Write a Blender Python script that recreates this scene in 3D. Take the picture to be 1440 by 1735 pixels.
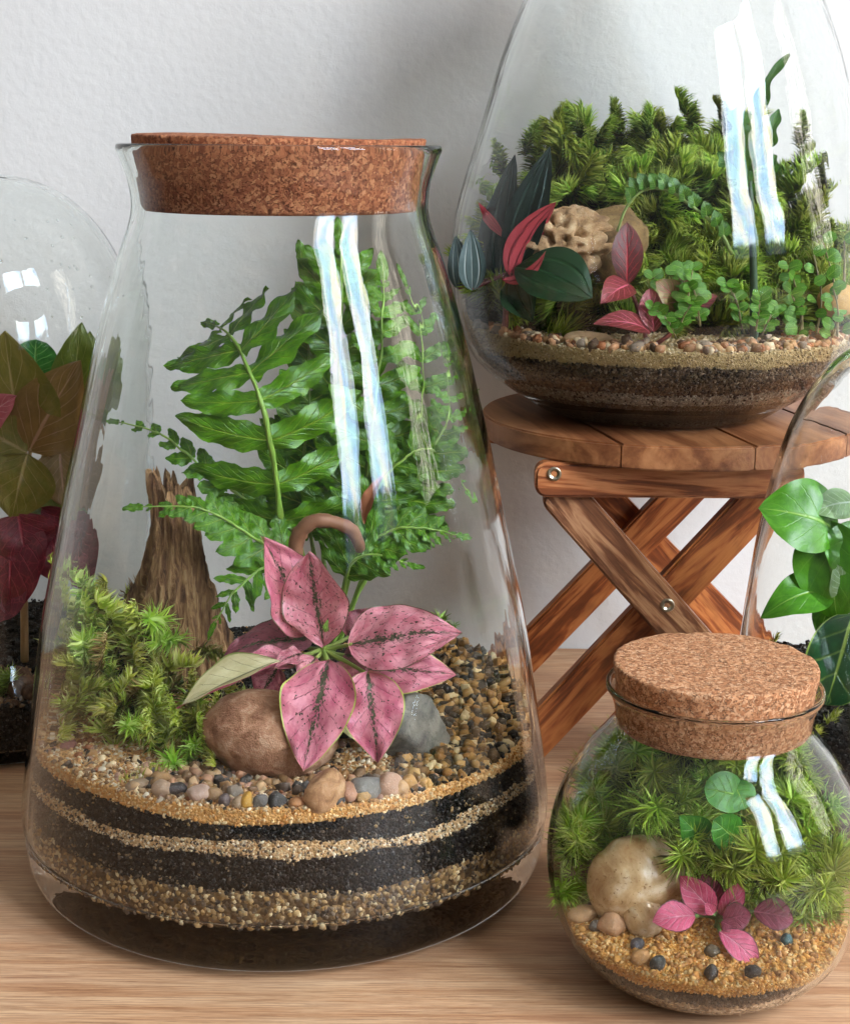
import bpy, math, random
import numpy as np
from mathutils import Vector, Matrix, Euler, noise as mnoise

for _o in list(bpy.data.objects):
    bpy.data.objects.remove(_o, do_unlink=True)
SC = bpy.context.scene
COL = SC.collection
RAD = math.radians

# ------------------------------------------------------------------ camera
CAM_H, PITCH, ROLL, FPX = 0.301, RAD(13.2), RAD(0.45), 2700.0
_r0 = Vector((1, 0, 0)); _f = Vector((0, math.cos(PITCH), -math.sin(PITCH))); _u0 = Vector((0, math.sin(PITCH), math.cos(PITCH)))
_r = _r0 * math.cos(ROLL) + _u0 * math.sin(ROLL)
_u = _u0 * math.cos(ROLL) - _r0 * math.sin(ROLL)
cam_data = bpy.data.cameras.new("camera")
cam = bpy.data.objects.new("camera", cam_data); COL.objects.link(cam)
cam_data.sensor_fit = 'HORIZONTAL'; cam_data.sensor_width = 36.0
cam_data.lens = FPX / 1440.0 * 36.0
cam_data.clip_start = 0.01; cam_data.clip_end = 100
M = Matrix.Identity(4)
for i in range(3):
    M[i][0] = _r[i]; M[i][1] = _u[i]; M[i][2] = -_f[i]
M[2][3] = CAM_H
cam.matrix_world = M
SC.camera = cam

# ------------------------------------------------------------------ world + window light
w = bpy.data.worlds.new("World"); SC.world = w; w.use_nodes = True
bg = w.node_tree.nodes["Background"]
# soft light of a pale room: lighter towards the ceiling than towards the floor
_wn = w.node_tree
_tc = _wn.nodes.new("ShaderNodeTexCoord"); _sx = _wn.nodes.new("ShaderNodeSeparateXYZ"); _rp = _wn.nodes.new("ShaderNodeValToRGB"); _mr = _wn.nodes.new("ShaderNodeMapRange")
_wn.links.new(_tc.outputs["Generated"], _sx.inputs[0]); _wn.links.new(_sx.outputs[2], _mr.inputs[0])
_mr.inputs[1].default_value = -1; _mr.inputs[2].default_value = 1
_wn.links.new(_mr.outputs[0], _rp.inputs[0]); _wn.links.new(_rp.outputs[0], bg.inputs[0])
_e = _rp.color_ramp.elements; _e[0].position = 0.40; _e[0].color = (0.13, 0.12, 0.11, 1); _e[1].position = 0.98; _e[1].color = (1.0, 0.97, 0.93, 1)
_e.new(0.66).color = (0.34, 0.33, 0.32, 1)
bg.inputs[1].default_value = 0.62

def window_light(name, loc, target, sx, sy, power, col, sky=True, lace=False):
    L = bpy.data.lights.new(name, 'AREA'); L.shape = 'RECTANGLE'; L.size = sx; L.size_y = sy
    L.energy = power; L.color = col
    o = bpy.data.objects.new(name, L); COL.objects.link(o)
    o.location = loc
    d = Vector(target) - Vector(loc)
    o.rotation_euler = d.to_track_quat('-Z', 'Y').to_euler()
    if sky:
        L.use_nodes = True
        nt = L.node_tree; em = nt.nodes["Emission"]
        g = nt.nodes.new("ShaderNodeNewGeometry")
        nz = nt.nodes.new("ShaderNodeTexNoise"); nz.inputs["Scale"].default_value = 2.6; nz.inputs["Detail"].default_value = 5
        rp = nt.nodes.new("ShaderNodeValToRGB")
        rp.color_ramp.elements[0].position = 0.42; rp.color_ramp.elements[0].color = (0.30, 0.48, 0.80, 1)
        rp.color_ramp.elements[1].position = 0.64; rp.color_ramp.elements[1].color = (1.0, 0.96, 0.90, 1)
        if lace:      # sheer curtain: bright threads and dark gaps
            mp = nt.nodes.new("ShaderNodeMapping"); mp.inputs["Scale"].default_value = (7, 1.6, 1)
            nt.links.new(g.outputs["Parametric"], mp.inputs[0]); nt.links.new(mp.outputs[0], nz.inputs["Vector"])
            rp.color_ramp.elements[0].position = 0.47; rp.color_ramp.elements[0].color = (0.06, 0.06, 0.06, 1); rp.color_ramp.elements[1].position = 0.53
        else:
            nt.links.new(g.outputs["Parametric"], nz.inputs["Vector"])
            sp = nt.nodes.new("ShaderNodeSeparateXYZ"); nt.links.new(g.outputs["Parametric"], sp.inputs[0])
            nz2 = nt.nodes.new("ShaderNodeTexNoise"); nz2.inputs["Scale"].default_value = 7; nt.links.new(g.outputs["Parametric"], nz2.inputs["Vector"])
            ad = nt.nodes.new("ShaderNodeMath"); ad.operation = 'MULTIPLY_ADD'; ad.inputs[1].default_value = 0.22; nt.links.new(nz2.outputs["Fac"], ad.inputs[0]); nt.links.new(sp.outputs[1], ad.inputs[2])
            st = nt.nodes.new("ShaderNodeMapRange"); st.inputs[1].default_value = 0.20; st.inputs[2].default_value = 0.26; st.inputs[3].default_value = 0.06; st.inputs[4].default_value = 1.0
            nt.links.new(ad.outputs[0], st.inputs[0]); nt.links.new(st.outputs[0], em.inputs[1])
        nt.links.new(nz.outputs["Fac"], rp.inputs[0]); nt.links.new(rp.outputs[0], em.inputs[0])
    return o

WT = (0.0, 0.66, 0.30)
window_light("window_pane_light", (1.22, -0.84, 1.12), WT, 0.40, 1.50, 84, (1, 0.92, 0.80))
window_light("window_pane_light.001", (1.62, -0.40, 1.12), WT, 0.42, 1.50, 88, (1, 0.92, 0.80))
window_light("side_window_light", (1.95, 0.52, 0.95), WT, 0.42, 1.20, 15, (1.0, 0.93, 0.85), lace=True)

vs = SC.view_settings
SC.display_settings.display_device = 'sRGB'
vs.view_transform = 'Standard'; vs.look = 'None'; vs.gamma = 1.0; vs.use_curve_mapping = False
vs.exposure = 0.17
cy = SC.cycles
cy.use_denoising = True
try:
    cy.denoiser = 'OPENIMAGEDENOISE'; cy.denoising_input_passes = 'RGB_ALBEDO_NORMAL'; cy.denoising_prefilter = 'ACCURATE'
except Exception:
    pass
cy.max_bounces = 24; cy.transmission_bounces = 24; cy.diffuse_bounces = 4; cy.glossy_bounces = 6; cy.transparent_max_bounces = 24
cy.caustics_refractive = True; cy.caustics_reflective = True
cy.blur_glossy = 0.6; cy.sample_clamp_indirect = 25.0; cy.sample_clamp_direct = 0.0
cy.use_adaptive_sampling = True; cy.adaptive_threshold = 0.012

# ------------------------------------------------------------------ small helpers
def at(px, py, Y):
    """point of the photograph pixel (px,py) on the vertical plane at distance Y from the camera"""
    d = _f * FPX + _r * (px - 720.0) - _u * (py - 867.5)
    t = Y / d.y
    return Vector((d.x * t, Y, CAM_H + d.z * t))

def s2l(c):
    c = c / 255.0
    return c / 12.92 if c <= 0.04045 else ((c + 0.055) / 1.055) ** 2.4
def rgb(h):
    return tuple(s2l(int(h[i:i + 2], 16)) for i in (0, 2, 4))
def rgba(h):
    return rgb(h) + (1.0,)

def tag(o, label, cat, group=None, kind=None):
    if label: o["label"] = label
    if cat: o["category"] = cat
    if group: o["group"] = group
    if kind: o["kind"] = kind
    return o

def empty(name, loc=(0, 0, 0)):
    o = bpy.data.objects.new(name, None); COL.objects.link(o); o.location = loc
    o.empty_display_size = 0.01
    return o

def link(name, me, parent=None, mat=None, kind=None):
    o = bpy.data.objects.new(name, me); COL.objects.link(o)
    if mat is not None and len(me.materials) == 0:
        me.materials.append(mat)
    if parent is not None:
        o.parent = parent
        o.matrix_parent_inverse = Matrix.Translation(-parent.location)
    if kind: o["kind"] = kind
    return o

def mesh(name, V, F, smooth=True, uv=None, col=None):
    """V list/array of verts, F list of faces; uv: per-vertex (u,v); col: per-vertex rgb"""
    me = bpy.data.meshes.new(name)
    V = np.asarray(V, dtype=np.float32)
    me.from_pydata(V.tolist(), [], [tuple(int(i) for i in f) for f in F])
    if uv is not None:
        uv = np.asarray(uv, dtype=np.float32)
        lay = me.uv_layers.new(name="UVMap")
        li = np.empty(len(me.loops), dtype=np.int32); me.loops.foreach_get("vertex_index", li)
        lay.data.foreach_set("uv", uv[li].ravel())
    if col is not None:
        a = me.color_attributes.new("col", 'FLOAT_COLOR', 'POINT')
        c = np.ones((len(V), 4), dtype=np.float32); c[:, :3] = col
        a.data.foreach_set("color", c.ravel())
    if smooth:
        me.polygons.foreach_set("use_smooth", np.ones(len(me.polygons), dtype=bool))
    me.update()
    return me

def tri_mesh(name, V, T, col=None, smooth=False):
    """fast mesh from (n,3) verts and (m,3) triangles"""
    me = bpy.data.meshes.new(name)
    V = np.ascontiguousarray(V, dtype=np.float32); T = np.ascontiguousarray(T, dtype=np.int32)
    me.vertices.add(len(V)); me.vertices.foreach_set("co", V.ravel())
    me.loops.add(T.size); me.loops.foreach_set("vertex_index", T.ravel())
    me.polygons.add(len(T)); me.polygons.foreach_set("loop_start", np.arange(0, T.size, 3, dtype=np.int32))
    if col is not None:
        a = me.color_attributes.new("col", 'FLOAT_COLOR', 'POINT')
        c = np.ones((len(V), 4), dtype=np.float32); c[:, :3] = col
        a.data.foreach_set("color", c.ravel())
    me.update(calc_edges=True)
    if smooth:
        me.polygons.foreach_set("use_smooth", np.ones(len(me.polygons), dtype=bool))
    return me

def grid_faces(nu, nv, wrap=False):
    F = []
    for i in range(nu - 1):
        for j in range(nv - 1):
            F.append((i * nv + j, (i + 1) * nv + j, (i + 1) * nv + j + 1, i * nv + j + 1))
        if wrap:
            F.append((i * nv + nv - 1, (i + 1) * nv + nv - 1, (i + 1) * nv, i * nv))
    return F

def lathe(name, prof, n=128, closed_ends=True):
    """surface of revolution round Z from a list of (r,z); r==0 ends become poles"""
    V = []; F = []; idx = []
    for (r, z) in prof:
        if r < 1e-7:
            idx.append([len(V)]); V.append((0, 0, z))
        else:
            b = len(V); idx.append(list(range(b, b + n)))
            for k in range(n):
                a = 2 * math.pi * k / n
                V.append((r * math.cos(a), r * math.sin(a), z))
    for p, q in zip(idx[:-1], idx[1:]):
        if len(p) == 1 and len(q) == 1: continue
        for k in range(n):
            k2 = (k + 1) % n
            if len(p) == 1: F.append((p[0], q[k2], q[k]))
            elif len(q) == 1: F.append((p[k], p[k2], q[0]))
            else: F.append((p[k], p[k2], q[k2], q[k]))
    return mesh(name, V, F)

def spline(pts, n):
    """Catmull-Rom through 3-D or 2-D points, n samples"""
    P = np.array([list(p) for p in pts], dtype=float)
    P = np.vstack([2 * P[0] - P[1], P, 2 * P[-1] - P[-2]])
    m = len(P) - 3; out = []
    for k in range(n):
        t = k / (n - 1) * m; i = min(int(t), m - 1); f = t - i
        a, b, c, d = P[i], P[i + 1], P[i + 2], P[i + 3]
        out.append(0.5 * ((2 * b) + (c - a) * f + (2 * a - 5 * b + 4 * c - d) * f * f + (3 * b - a - 3 * c + d) * f ** 3))
    return np.array(out)

def tube(name, pts, r0, r1, nseg=8, n=24, cap=True, bump=0.0, seed=0):
    C = spline(pts, n) if len(pts) > 2 else np.array([np.array(pts[0]) * (1 - k / (n - 1)) + np.array(pts[1]) * k / (n - 1) for k in range(n)])
    V = []; ref = Vector((0.13, -0.9, 0.4)).normalized()
    for i in range(n):
        t = Vector(C[min(i + 1, n - 1)] - C[max(i - 1, 0)]).normalized()
        a = t.cross(ref).normalized(); b = t.cross(a)
        r = r0 + (r1 - r0) * i / (n - 1)
        if bump: r *= 1 + bump * mnoise.noise(Vector((i * 0.7, seed, 1)))
        for k in range(nseg):
            q = 2 * math.pi * k / nseg
            V.append(Vector(C[i]) + (a * math.cos(q) + b * math.sin(q)) * r)
    F = grid_faces(n, nseg, wrap=True)
    if cap:
        F.append(tuple(range(nseg))); F.append(tuple(range((n - 1) * nseg, n * nseg))[::-1])
    return mesh(name, [tuple(v) for v in V], F)

# ------------------------------------------------------------------ node helpers
class NT:
    def __init__(self, name):
        self.m = bpy.data.materials.new(name); self.m.use_nodes = True
        self.nt = self.m.node_tree
        for n in list(self.nt.nodes): self.nt.nodes.remove(n)
        self.out = self.nt.nodes.new("ShaderNodeOutputMaterial")
    def n(self, t, **kw):
        nd = self.nt.nodes.new("ShaderNode" + t)
        for k, v in kw.items():
            if k.startswith("_"): setattr(nd, k[1:], v)
            else: self.set(nd.inputs[k.replace("__", " ")], v)
        return nd
    def set(self, sock, v):
        if hasattr(v, "is_linked") or hasattr(v, "links"): self.nt.links.new(v, sock)
        else: sock.default_value = v
    def math(self, op, a, b=None, c=None, clamp=False):
        nd = self.nt.nodes.new("ShaderNodeMath"); nd.operation = op; nd.use_clamp = clamp
        self.set(nd.inputs[0], a)
        if b is not None: self.set(nd.inputs[1], b)
        if c is not None: self.set(nd.inputs[2], c)
        return nd.outputs[0]
    def mix(self, f, a, b, mode='MIX'):
        nd = self.nt.nodes.new("ShaderNodeMix"); nd.data_type = 'RGBA'; nd.blend_type = mode
        self.set(nd.inputs[0], f); self.set(nd.inputs[6], a); self.set(nd.inputs[7], b)
        return nd.outputs[2]
    def ramp(self, f, stops, interp='LINEAR'):
        nd = self.nt.nodes.new("ShaderNodeValToRGB"); nd.color_ramp.interpolation = interp
        e = nd.color_ramp.elements
        while len(e) < len(stops): e.new(0.5)
        for k, (p, c) in enumerate(stops):
            e[k].position = p; e[k].color = c if len(c) == 4 else tuple(c) + (1,)
        self.set(nd.inputs[0], f)
        return nd.outputs[0]
    def step(self, v, lo, hi):
        nd = self.nt.nodes.new("ShaderNodeMapRange"); nd.interpolation_type = 'SMOOTHSTEP'
        self.set(nd.inputs[0], v); nd.inputs[1].default_value = lo; nd.inputs[2].default_value = hi
        return nd.outputs[0]
    def noise(self, vec, scale, detail=4, rough=0.55, dist=0.0):
        nd = self.n("TexNoise", Scale=scale, Detail=detail, Roughness=rough, Distortion=dist)
        if vec is not None: self.set(nd.inputs["Vector"], vec)
        return nd.outputs["Fac"]
    def coord(self, scale=(1, 1, 1), out="Object", rot=(0, 0, 0)):
        tc = self.nt.nodes.new("ShaderNodeTexCoord")
        mp = self.nt.nodes.new("ShaderNodeMapping")
        mp.inputs["Scale"].default_value = scale; mp.inputs["Rotation"].default_value = rot
        self.nt.links.new(tc.outputs[out], mp.inputs[0])
        return mp.outputs[0]
    def bump(self, h, strength, dist, normal=None):
        nd = self.n("Bump", Strength=strength, Distance=dist); self.set(nd.inputs["Height"], h)
        if normal is not None: self.set(nd.inputs["Normal"], normal)
        return nd.outputs[0]
    def bsdf(self, color, rough=0.5, normal=None, spec=0.5, **kw):
        b = self.n("BsdfPrincipled")
        self.set(b.inputs["Base Color"], color); self.set(b.inputs["Roughness"], rough)
        self.set(b.inputs["Specular IOR Level"], spec)
        if normal is not None: self.set(b.inputs["Normal"], normal)
        for k, v in kw.items(): self.set(b.inputs[k.replace("__", " ")], v)
        return b.outputs[0]
    def end(self, shader):
        self.nt.links.new(shader, self.out.inputs[0]); return self.m

# ------------------------------------------------------------------ materials
def m_glass():
    t = NT("clear_glass")
    v = t.coord((1, 1, 0.22))
    h = t.noise(v, 55, 2, 0.5)
    h2 = t.noise(t.coord((1, 1, 0.05)), 160, 1, 0.5)
    hh = t.math('ADD', h, t.math('MULTIPLY', h2, 0.16))
    g = t.n("BsdfGlass", Color=(0.985, 0.995, 0.99, 1), Roughness=0.0, IOR=1.27)
    t.set(g.inputs["Normal"], t.bump(hh, 0.40, 0.0009))
    return t.end(g.outputs[0])

def m_wall():
    t = NT("white_plaster")
    v = t.coord()
    n1 = t.noise(v, 210, 3, 0.6); n2 = t.noise(v, 60, 3, 0.5); n3 = t.noise(v, 3, 2)
    col = t.mix(t.math('MULTIPLY', n3, 0.35), rgba("c8c4be"), rgba("bfbbb6"))
    h = t.math('ADD', n1, t.math('MULTIPLY', n2, 0.9))
    return t.end(t.bsdf(col, 0.85, t.bump(h, 0.4, 0.0010), 0.2))

def m_table():
    t = NT("pale_oak_laminate")
    v = t.coord((1.6, 26, 1)); wv = t.noise(v, 5.5, 10, 0.74, 0.15)
    v2 = t.coord((4, 250, 1)); fine = t.noise(v2, 6, 4, 0.75)
    pore = t.noise(t.coord((9, 520, 1)), 3.6, 3, 0.7)
    v3 = t.coord((1.0, 7, 1)); big = t.noise(v3, 4, 2)
    col = t.ramp(wv, [(0.28, rgb("8c6040")), (0.42, rgb("b48862")), (0.55, rgb("c6a07a")), (0.75, rgb("d2b08c"))])
    col = t.mix(t.step(fine, 0.44, 0.54), t.mix(0.50, col, rgba("74492e")), col)
    col = t.mix(t.math('MULTIPLY', t.step(big, 0.35, 0.7), 0.30), col, rgba("a9795c"))
    col = t.mix(t.math('MULTIPLY', t.step(pore, 0.60, 0.64), 0.65), col, rgba("5e3a24"))
    return t.end(t.bsdf(col, t.ramp(fine, [(0, (0.42,) * 3), (1, (0.55,) * 3)]), t.bump(fine, 0.25, 0.0006), 0.4))

def m_cork(name="pressed_cork", cols=("8c5a3a", "a8724c", "ba865e", "c99c76"), fine=1.0):
    t = NT(name)
    v = t.coord()
    wob = t.n("TexNoise", Scale=620, Detail=3); t.set(wob.inputs["Vector"], v)
    vv = t.n("VectorMath", _operation='MULTIPLY_ADD'); t.set(vv.inputs[0], wob.outputs["Color"]); vv.inputs[1].default_value = (0.0045,) * 3; t.set(vv.inputs[2], v)
    vo = t.n("TexVoronoi", Scale=720 * fine); t.set(vo.inputs["Vector"], vv.outputs[0])
    sep = t.n("SeparateColor"); t.set(sep.inputs[0], vo.outputs["Color"])
    col = t.ramp(sep.outputs[0], [(0.0, rgb(cols[0])), (0.3, rgb(cols[1])), (0.65, rgb(cols[2])), (1.0, rgb(cols[3]))])
    ve = t.n("TexVoronoi", _feature='DISTANCE_TO_EDGE', Scale=720 * fine); t.set(ve.inputs["Vector"], vv.outputs[0])
    fl = t.noise(v, 700, 3, 0.6); fl2 = t.noise(v, 620, 4, 0.7, 1.2)
    dark = t.math('MULTIPLY', t.math('SUBTRACT', 1.0, t.step(ve.outputs["Distance"], 0.0, 0.10)), t.step(fl, 0.45, 0.6))
    pits = t.step(fl2, 0.62, 0.67)
    col = t.mix(t.math('MULTIPLY', dark, 0.75), col, rgba("4a2616"))
    col = t.mix(t.math('MULTIPLY', pits, 0.8), col, rgba("4d2a1a"))
    h = t.math('SUBTRACT', t.math('MULTIPLY', sep.outputs[1], 0.5), t.math('ADD', dark, t.math('MULTIPLY', pits, 1.2)))
    return t.end(t.bsdf(col, 0.85, t.bump(h, 1.0, 0.0011), 0.25))

def m_wood(name, a, b, c, scale=1.0, rough=0.42, rings=14):
    """stained wood, grain along local X"""
    t = NT(name)
    oi = t.n("ObjectInfo")
    off = t.n("VectorMath", _operation='SCALE'); t.set(off.inputs[0], oi.outputs["Location"]); off.inputs[3].default_value = 17.0
    def cc(sc):
        v = t.coord(sc); ad = t.n("VectorMath", _operation='ADD'); t.set(ad.inputs[0], v); t.set(ad.inputs[1], off.outputs[0]); return ad.outputs[0]
    n1 = t.noise(cc((9 * scale, 75 * scale, 75 * scale)), 1.3, 5, 0.6, 0.6)
    n2 = t.noise(cc((40 * scale, 620 * scale, 620 * scale)), 1.0, 3, 0.65)
    n3 = t.noise(cc((30, 45, 45)), 1.2, 3)
    band = t.math('SINE', t.math('MULTIPLY', n1, rings * 2.0))
    band = t.math('MULTIPLY_ADD', band, 0.5, 0.5)
    f = t.math('ADD', t.math('MULTIPLY', band, 0.55), t.math('MULTIPLY', n2, 0.5))
    col = t.ramp(f, [(0.15, rgb(a)), (0.5, rgb(b)), (0.9, rgb(c))])
    col = t.mix(t.math('MULTIPLY', t.step(n3, 0.52, 0.75), 0.45), col, rgba(a))
    return t.end(t.bsdf(col, rough, t.bump(t.math('ADD', n2, t.math('MULTIPLY', band, 0.3)), 0.35, 0.0006), 0.45))

def m_grain(name, rough=0.75, spec=0.35, ns=900, bs=0.5):
    """stones and grains: colour from the per-grain attribute, mottled"""
    t = NT(name)
    at_ = t.n("Attribute", _attribute_name="col")
    v = t.coord()
    n1 = t.noise(v, ns, 3, 0.6); n2 = t.noise(v, ns * 0.25, 4, 0.6)
    col = t.mix(t.math('MULTIPLY', t.step(n2, 0.35, 0.7), 0.45), at_.outputs["Color"], t.mix(1.0, at_.outputs["Color"], (0.55, 0.5, 0.45, 1), 'MULTIPLY'))
    col = t.mix(t.math('MULTIPLY', t.step(n1, 0.55, 0.7), 0.35), col, t.mix(0.5, col, (0.8, 0.75, 0.7, 1)))
    return t.end(t.bsdf(col, rough, t.bump(n1, bs, 0.0004), spec))

def m_core(name, cols, cell):
    """packed grains between the modelled ones"""
    t = NT(name)
    v = t.coord()
    vo = t.n("TexVoronoi", Scale=cell); t.set(vo.inputs["Vector"], v)
    sep = t.n("SeparateColor"); t.set(sep.inputs[0], vo.outputs["Color"])
    col = t.ramp(sep.outputs[0], [((k + 0.5) / len(cols), rgb(c)) for k, c in enumerate(cols)])
    h = t.math('SUBTRACT', 1.0, vo.outputs["Distance"])
    return t.end(t.bsdf(col, 0.9, t.bump(h, 1.0, 0.6 / cell), 0.2))

def m_stone(name, a, b, c, ns=120, rough=0.55, speck=None, bs=0.5):
    t = NT(name)
    v = t.coord(); ns = ns * 3.6
    n1 = t.noise(v, ns * 0.35, 5, 0.6, 0.6); n2 = t.noise(v, ns * 3.5, 3, 0.6); n3 = t.noise(v, ns * 1.1, 4, 0.7)
    col = t.ramp(n1, [(0.32, rgb(a)), (0.5, rgb(b)), (0.68, rgb(c))])
    col = t.mix(t.math('MULTIPLY', t.step(n3, 0.5, 0.72), 0.4), col, rgba(a))
    if speck: col = t.mix(t.math('MULTIPLY', t.step(n2, 0.6, 0.68), 0.75), col, rgba(speck))
    return t.end(t.bsdf(col, rough, t.bump(t.math('ADD', n2, n3), bs, 0.0005), 0.45))

def m_leaf(name, a, b, vein, back=None, mid_w=0.07, nveins=7.0, slope=0.55, vein_w=0.10, vein_amt=0.6, jit=0.0,
           margin=None, margin_w=0.06, spots=None, spot_thr=0.63, spot_scale=34, rough=0.38, transl=0.22, bump=0.5, mid_col=None, mid_amt=0.9, noise_scale=6, net=0.0, wet=None):
    t = NT(name)
    uvn = t.n("UVMap", _uv_map="UVMap")
    sp = t.n("SeparateXYZ"); t.set(sp.inputs[0], uvn.outputs[0])
    s = sp.outputs[0]; tt = t.math('ABSOLUTE', t.math('MULTIPLY_ADD', sp.outputs[1], 2.0, -1.0))
    oi = t.n("ObjectInfo")
    ofs = t.n("CombineXYZ"); t.set(ofs.inputs[0], t.math('MULTIPLY', oi.outputs["Random"], 40.0)); t.set(ofs.inputs[2], t.math('MULTIPLY', oi.outputs["Random"], 17.0))
    uvv = t.n("VectorMath", _operation='ADD'); t.set(uvv.inputs[0], uvn.outputs[0]); t.set(uvv.inputs[1], ofs.outputs[0])
    nz = t.noise(uvv.outputs[0], noise_scale, 4, 0.6); nz2 = t.noise(uvv.outputs[0], 26, 3, 0.7)
    col = t.mix(t.step(nz, 0.3, 0.7), rgba(a), rgba(b))
    tj = t.math('ADD', tt, t.math('MULTIPLY', t.math('SUBTRACT', nz2, 0.5), jit)) if jit else tt
    sj = t.math('ADD', s, t.math('MULTIPLY', t.math('SUBTRACT', nz, 0.5), 0.06))
    fr = t.math('FRACT', t.math('SUBTRACT', t.math('MULTIPLY', sj, nveins), t.math('MULTIPLY', t.math('POWER', tt, 0.85), slope * nveins * 0.5)))
    dv = t.math('ABSOLUTE', t.math('SUBTRACT', fr, 0.5))
    vm = t.math('SUBTRACT', 1.0, t.step(dv, 0.0, vein_w))
    vm = t.math('MULTIPLY', vm, t.math('SUBTRACT', 1.0, t.step(tt, 0.55, 0.97)))
    if jit: vm = t.math('MULTIPLY', vm, t.step(nz2, 0.38, 0.60))
    col = t.mix(t.math('MULTIPLY', vm, vein_amt), col, rgba(vein))
    if net:
        vo = t.n("TexVoronoi", _feature='DISTANCE_TO_EDGE', Scale=9); t.set(vo.inputs["Vector"], uvv.outputs[0])
        col = t.mix(t.math('MULTIPLY', t.math('SUBTRACT', 1.0, t.step(vo.outputs["Distance"], 0.0, 0.06)), net), col, rgba(vein))
    mw = t.math('MULTIPLY', t.math('SUBTRACT', 1.05, s), mid_w)
    mm = t.math('SUBTRACT', 1.0, t.step(t.math('SUBTRACT', tj, mw), -0.02, 0.035))
    col = t.mix(t.math('MULTIPLY', mm, mid_amt), col, rgba(mid_col or vein))
    if spots:
        nz3 = t.noise(uvv.outputs[0], spot_scale, 2, 0.5)
        col = t.mix(t.step(nz3, spot_thr, spot_thr + 0.04), col, rgba(spots))
    if margin:
        col = t.mix(t.step(tt, 1.0 - margin_w, 1.0 - margin_w * 0.4), col, rgba(margin))
    if back:
        g = t.n("NewGeometry")
        bc = t.mix(t.math('MULTIPLY', t.math('MAXIMUM', vm, mm), 0.6), rgba(back), t.mix(0.5, rgba(back), (0.05, 0.06, 0.03, 1)))
        col = t.mix(g.outputs["Backfacing"], col, bc)
    hgt = t.math('SUBTRACT', t.math('MULTIPLY', nz2, 0.35), t.math('ADD', t.math('MULTIPLY', vm, 0.5), mm))
    nrm = t.bump(hgt, bump, 0.0007)
    sh = t.bsdf(col, rough, nrm, 0.5)
    tr = t.n("BsdfTranslucent"); t.set(tr.inputs[0], col); t.set(tr.inputs[1], nrm)
    mx = t.n("MixShader"); mx.inputs[0].default_value = transl
    t.nt.links.new(sh, mx.inputs[1]); t.nt.links.new(tr.outputs[0], mx.inputs[2])
    return t.end(mx.outputs[0])

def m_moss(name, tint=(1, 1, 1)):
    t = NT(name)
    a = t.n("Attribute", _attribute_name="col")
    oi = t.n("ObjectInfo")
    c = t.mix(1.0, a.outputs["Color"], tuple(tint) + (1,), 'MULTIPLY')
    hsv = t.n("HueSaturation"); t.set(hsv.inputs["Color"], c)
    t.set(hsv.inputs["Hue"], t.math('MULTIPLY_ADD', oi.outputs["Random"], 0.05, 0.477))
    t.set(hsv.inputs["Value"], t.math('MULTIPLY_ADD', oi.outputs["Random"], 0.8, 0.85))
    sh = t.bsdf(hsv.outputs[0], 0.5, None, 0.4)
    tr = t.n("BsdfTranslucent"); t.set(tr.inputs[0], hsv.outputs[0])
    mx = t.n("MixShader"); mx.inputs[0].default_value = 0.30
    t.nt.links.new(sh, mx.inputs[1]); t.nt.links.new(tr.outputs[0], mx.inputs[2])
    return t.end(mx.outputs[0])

def m_plain(name, c, rough=0.5, metal=0.0, var=0.25, scale=200):
    t = NT(name)
    n1 = t.noise(t.coord(), scale, 4, 0.6)
    col = t.mix(t.math('MULTIPLY', n1, var), rgba(c), t.mix(0.6, rgba(c), (0.02, 0.02, 0.02, 1)))
    return t.end(t.bsdf(col, rough, t.bump(n1, 0.2, 0.0003), 0.5, Metallic=metal))

GLASS = m_glass(); CORK = m_cork(fine=1.25); CORK_RED = m_cork("red_brown_cork", ("743e26", "8e5234", "a36542", "b57a54"))
GRAIN = m_grain("mineral_grains")
PEB = m_grain("pebble_stone", 0.6, 0.4, 1300, 0.8)

# ------------------------------------------------------------------ the setting
WALL_Y = 0.925
wl = link("wall", mesh("wall", [(-3, WALL_Y, -0.9), (3, WALL_Y, -0.9), (3, WALL_Y, 2.4), (-3, WALL_Y, 2.4),
                                 (-3, WALL_Y + .1, -0.9), (3, WALL_Y + .1, -0.9), (3, WALL_Y + .1, 2.4), (-3, WALL_Y + .1, 2.4)],
                        [(0, 1, 2, 3), (5, 4, 7, 6), (3, 2, 6, 7), (1, 0, 4, 5), (0, 3, 7, 4), (2, 1, 5, 6)], smooth=False), None, m_wall())
tag(wl, "off-white plastered wall behind the terrariums", "wall", kind="structure")
tb = link("tabletop", mesh("tabletop", [(-0.9, 0.12, 0), (0.9, 0.12, 0), (0.9, WALL_Y - .002, 0), (-0.9, WALL_Y - .002, 0),
                                        (-0.9, 0.12, -.03), (0.9, 0.12, -.03), (0.9, WALL_Y - .002, -.03), (-0.9, WALL_Y - .002, -.03)],
                             [(0, 1, 2, 3), (5, 4, 7, 6), (1, 0, 4, 5), (3, 2, 6, 7), (0, 3, 7, 4), (2, 1, 5, 6)], smooth=False), None, m_table())
tag(tb, "pale oak tabletop with fine horizontal grain", "table", kind="structure")

# ------------------------------------------------------------------ glass vessels
def profile(points, n=90):
    S = spline(points, n)
    return [(max(0.0, float(a)), float(b)) for a, b in S]

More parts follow.
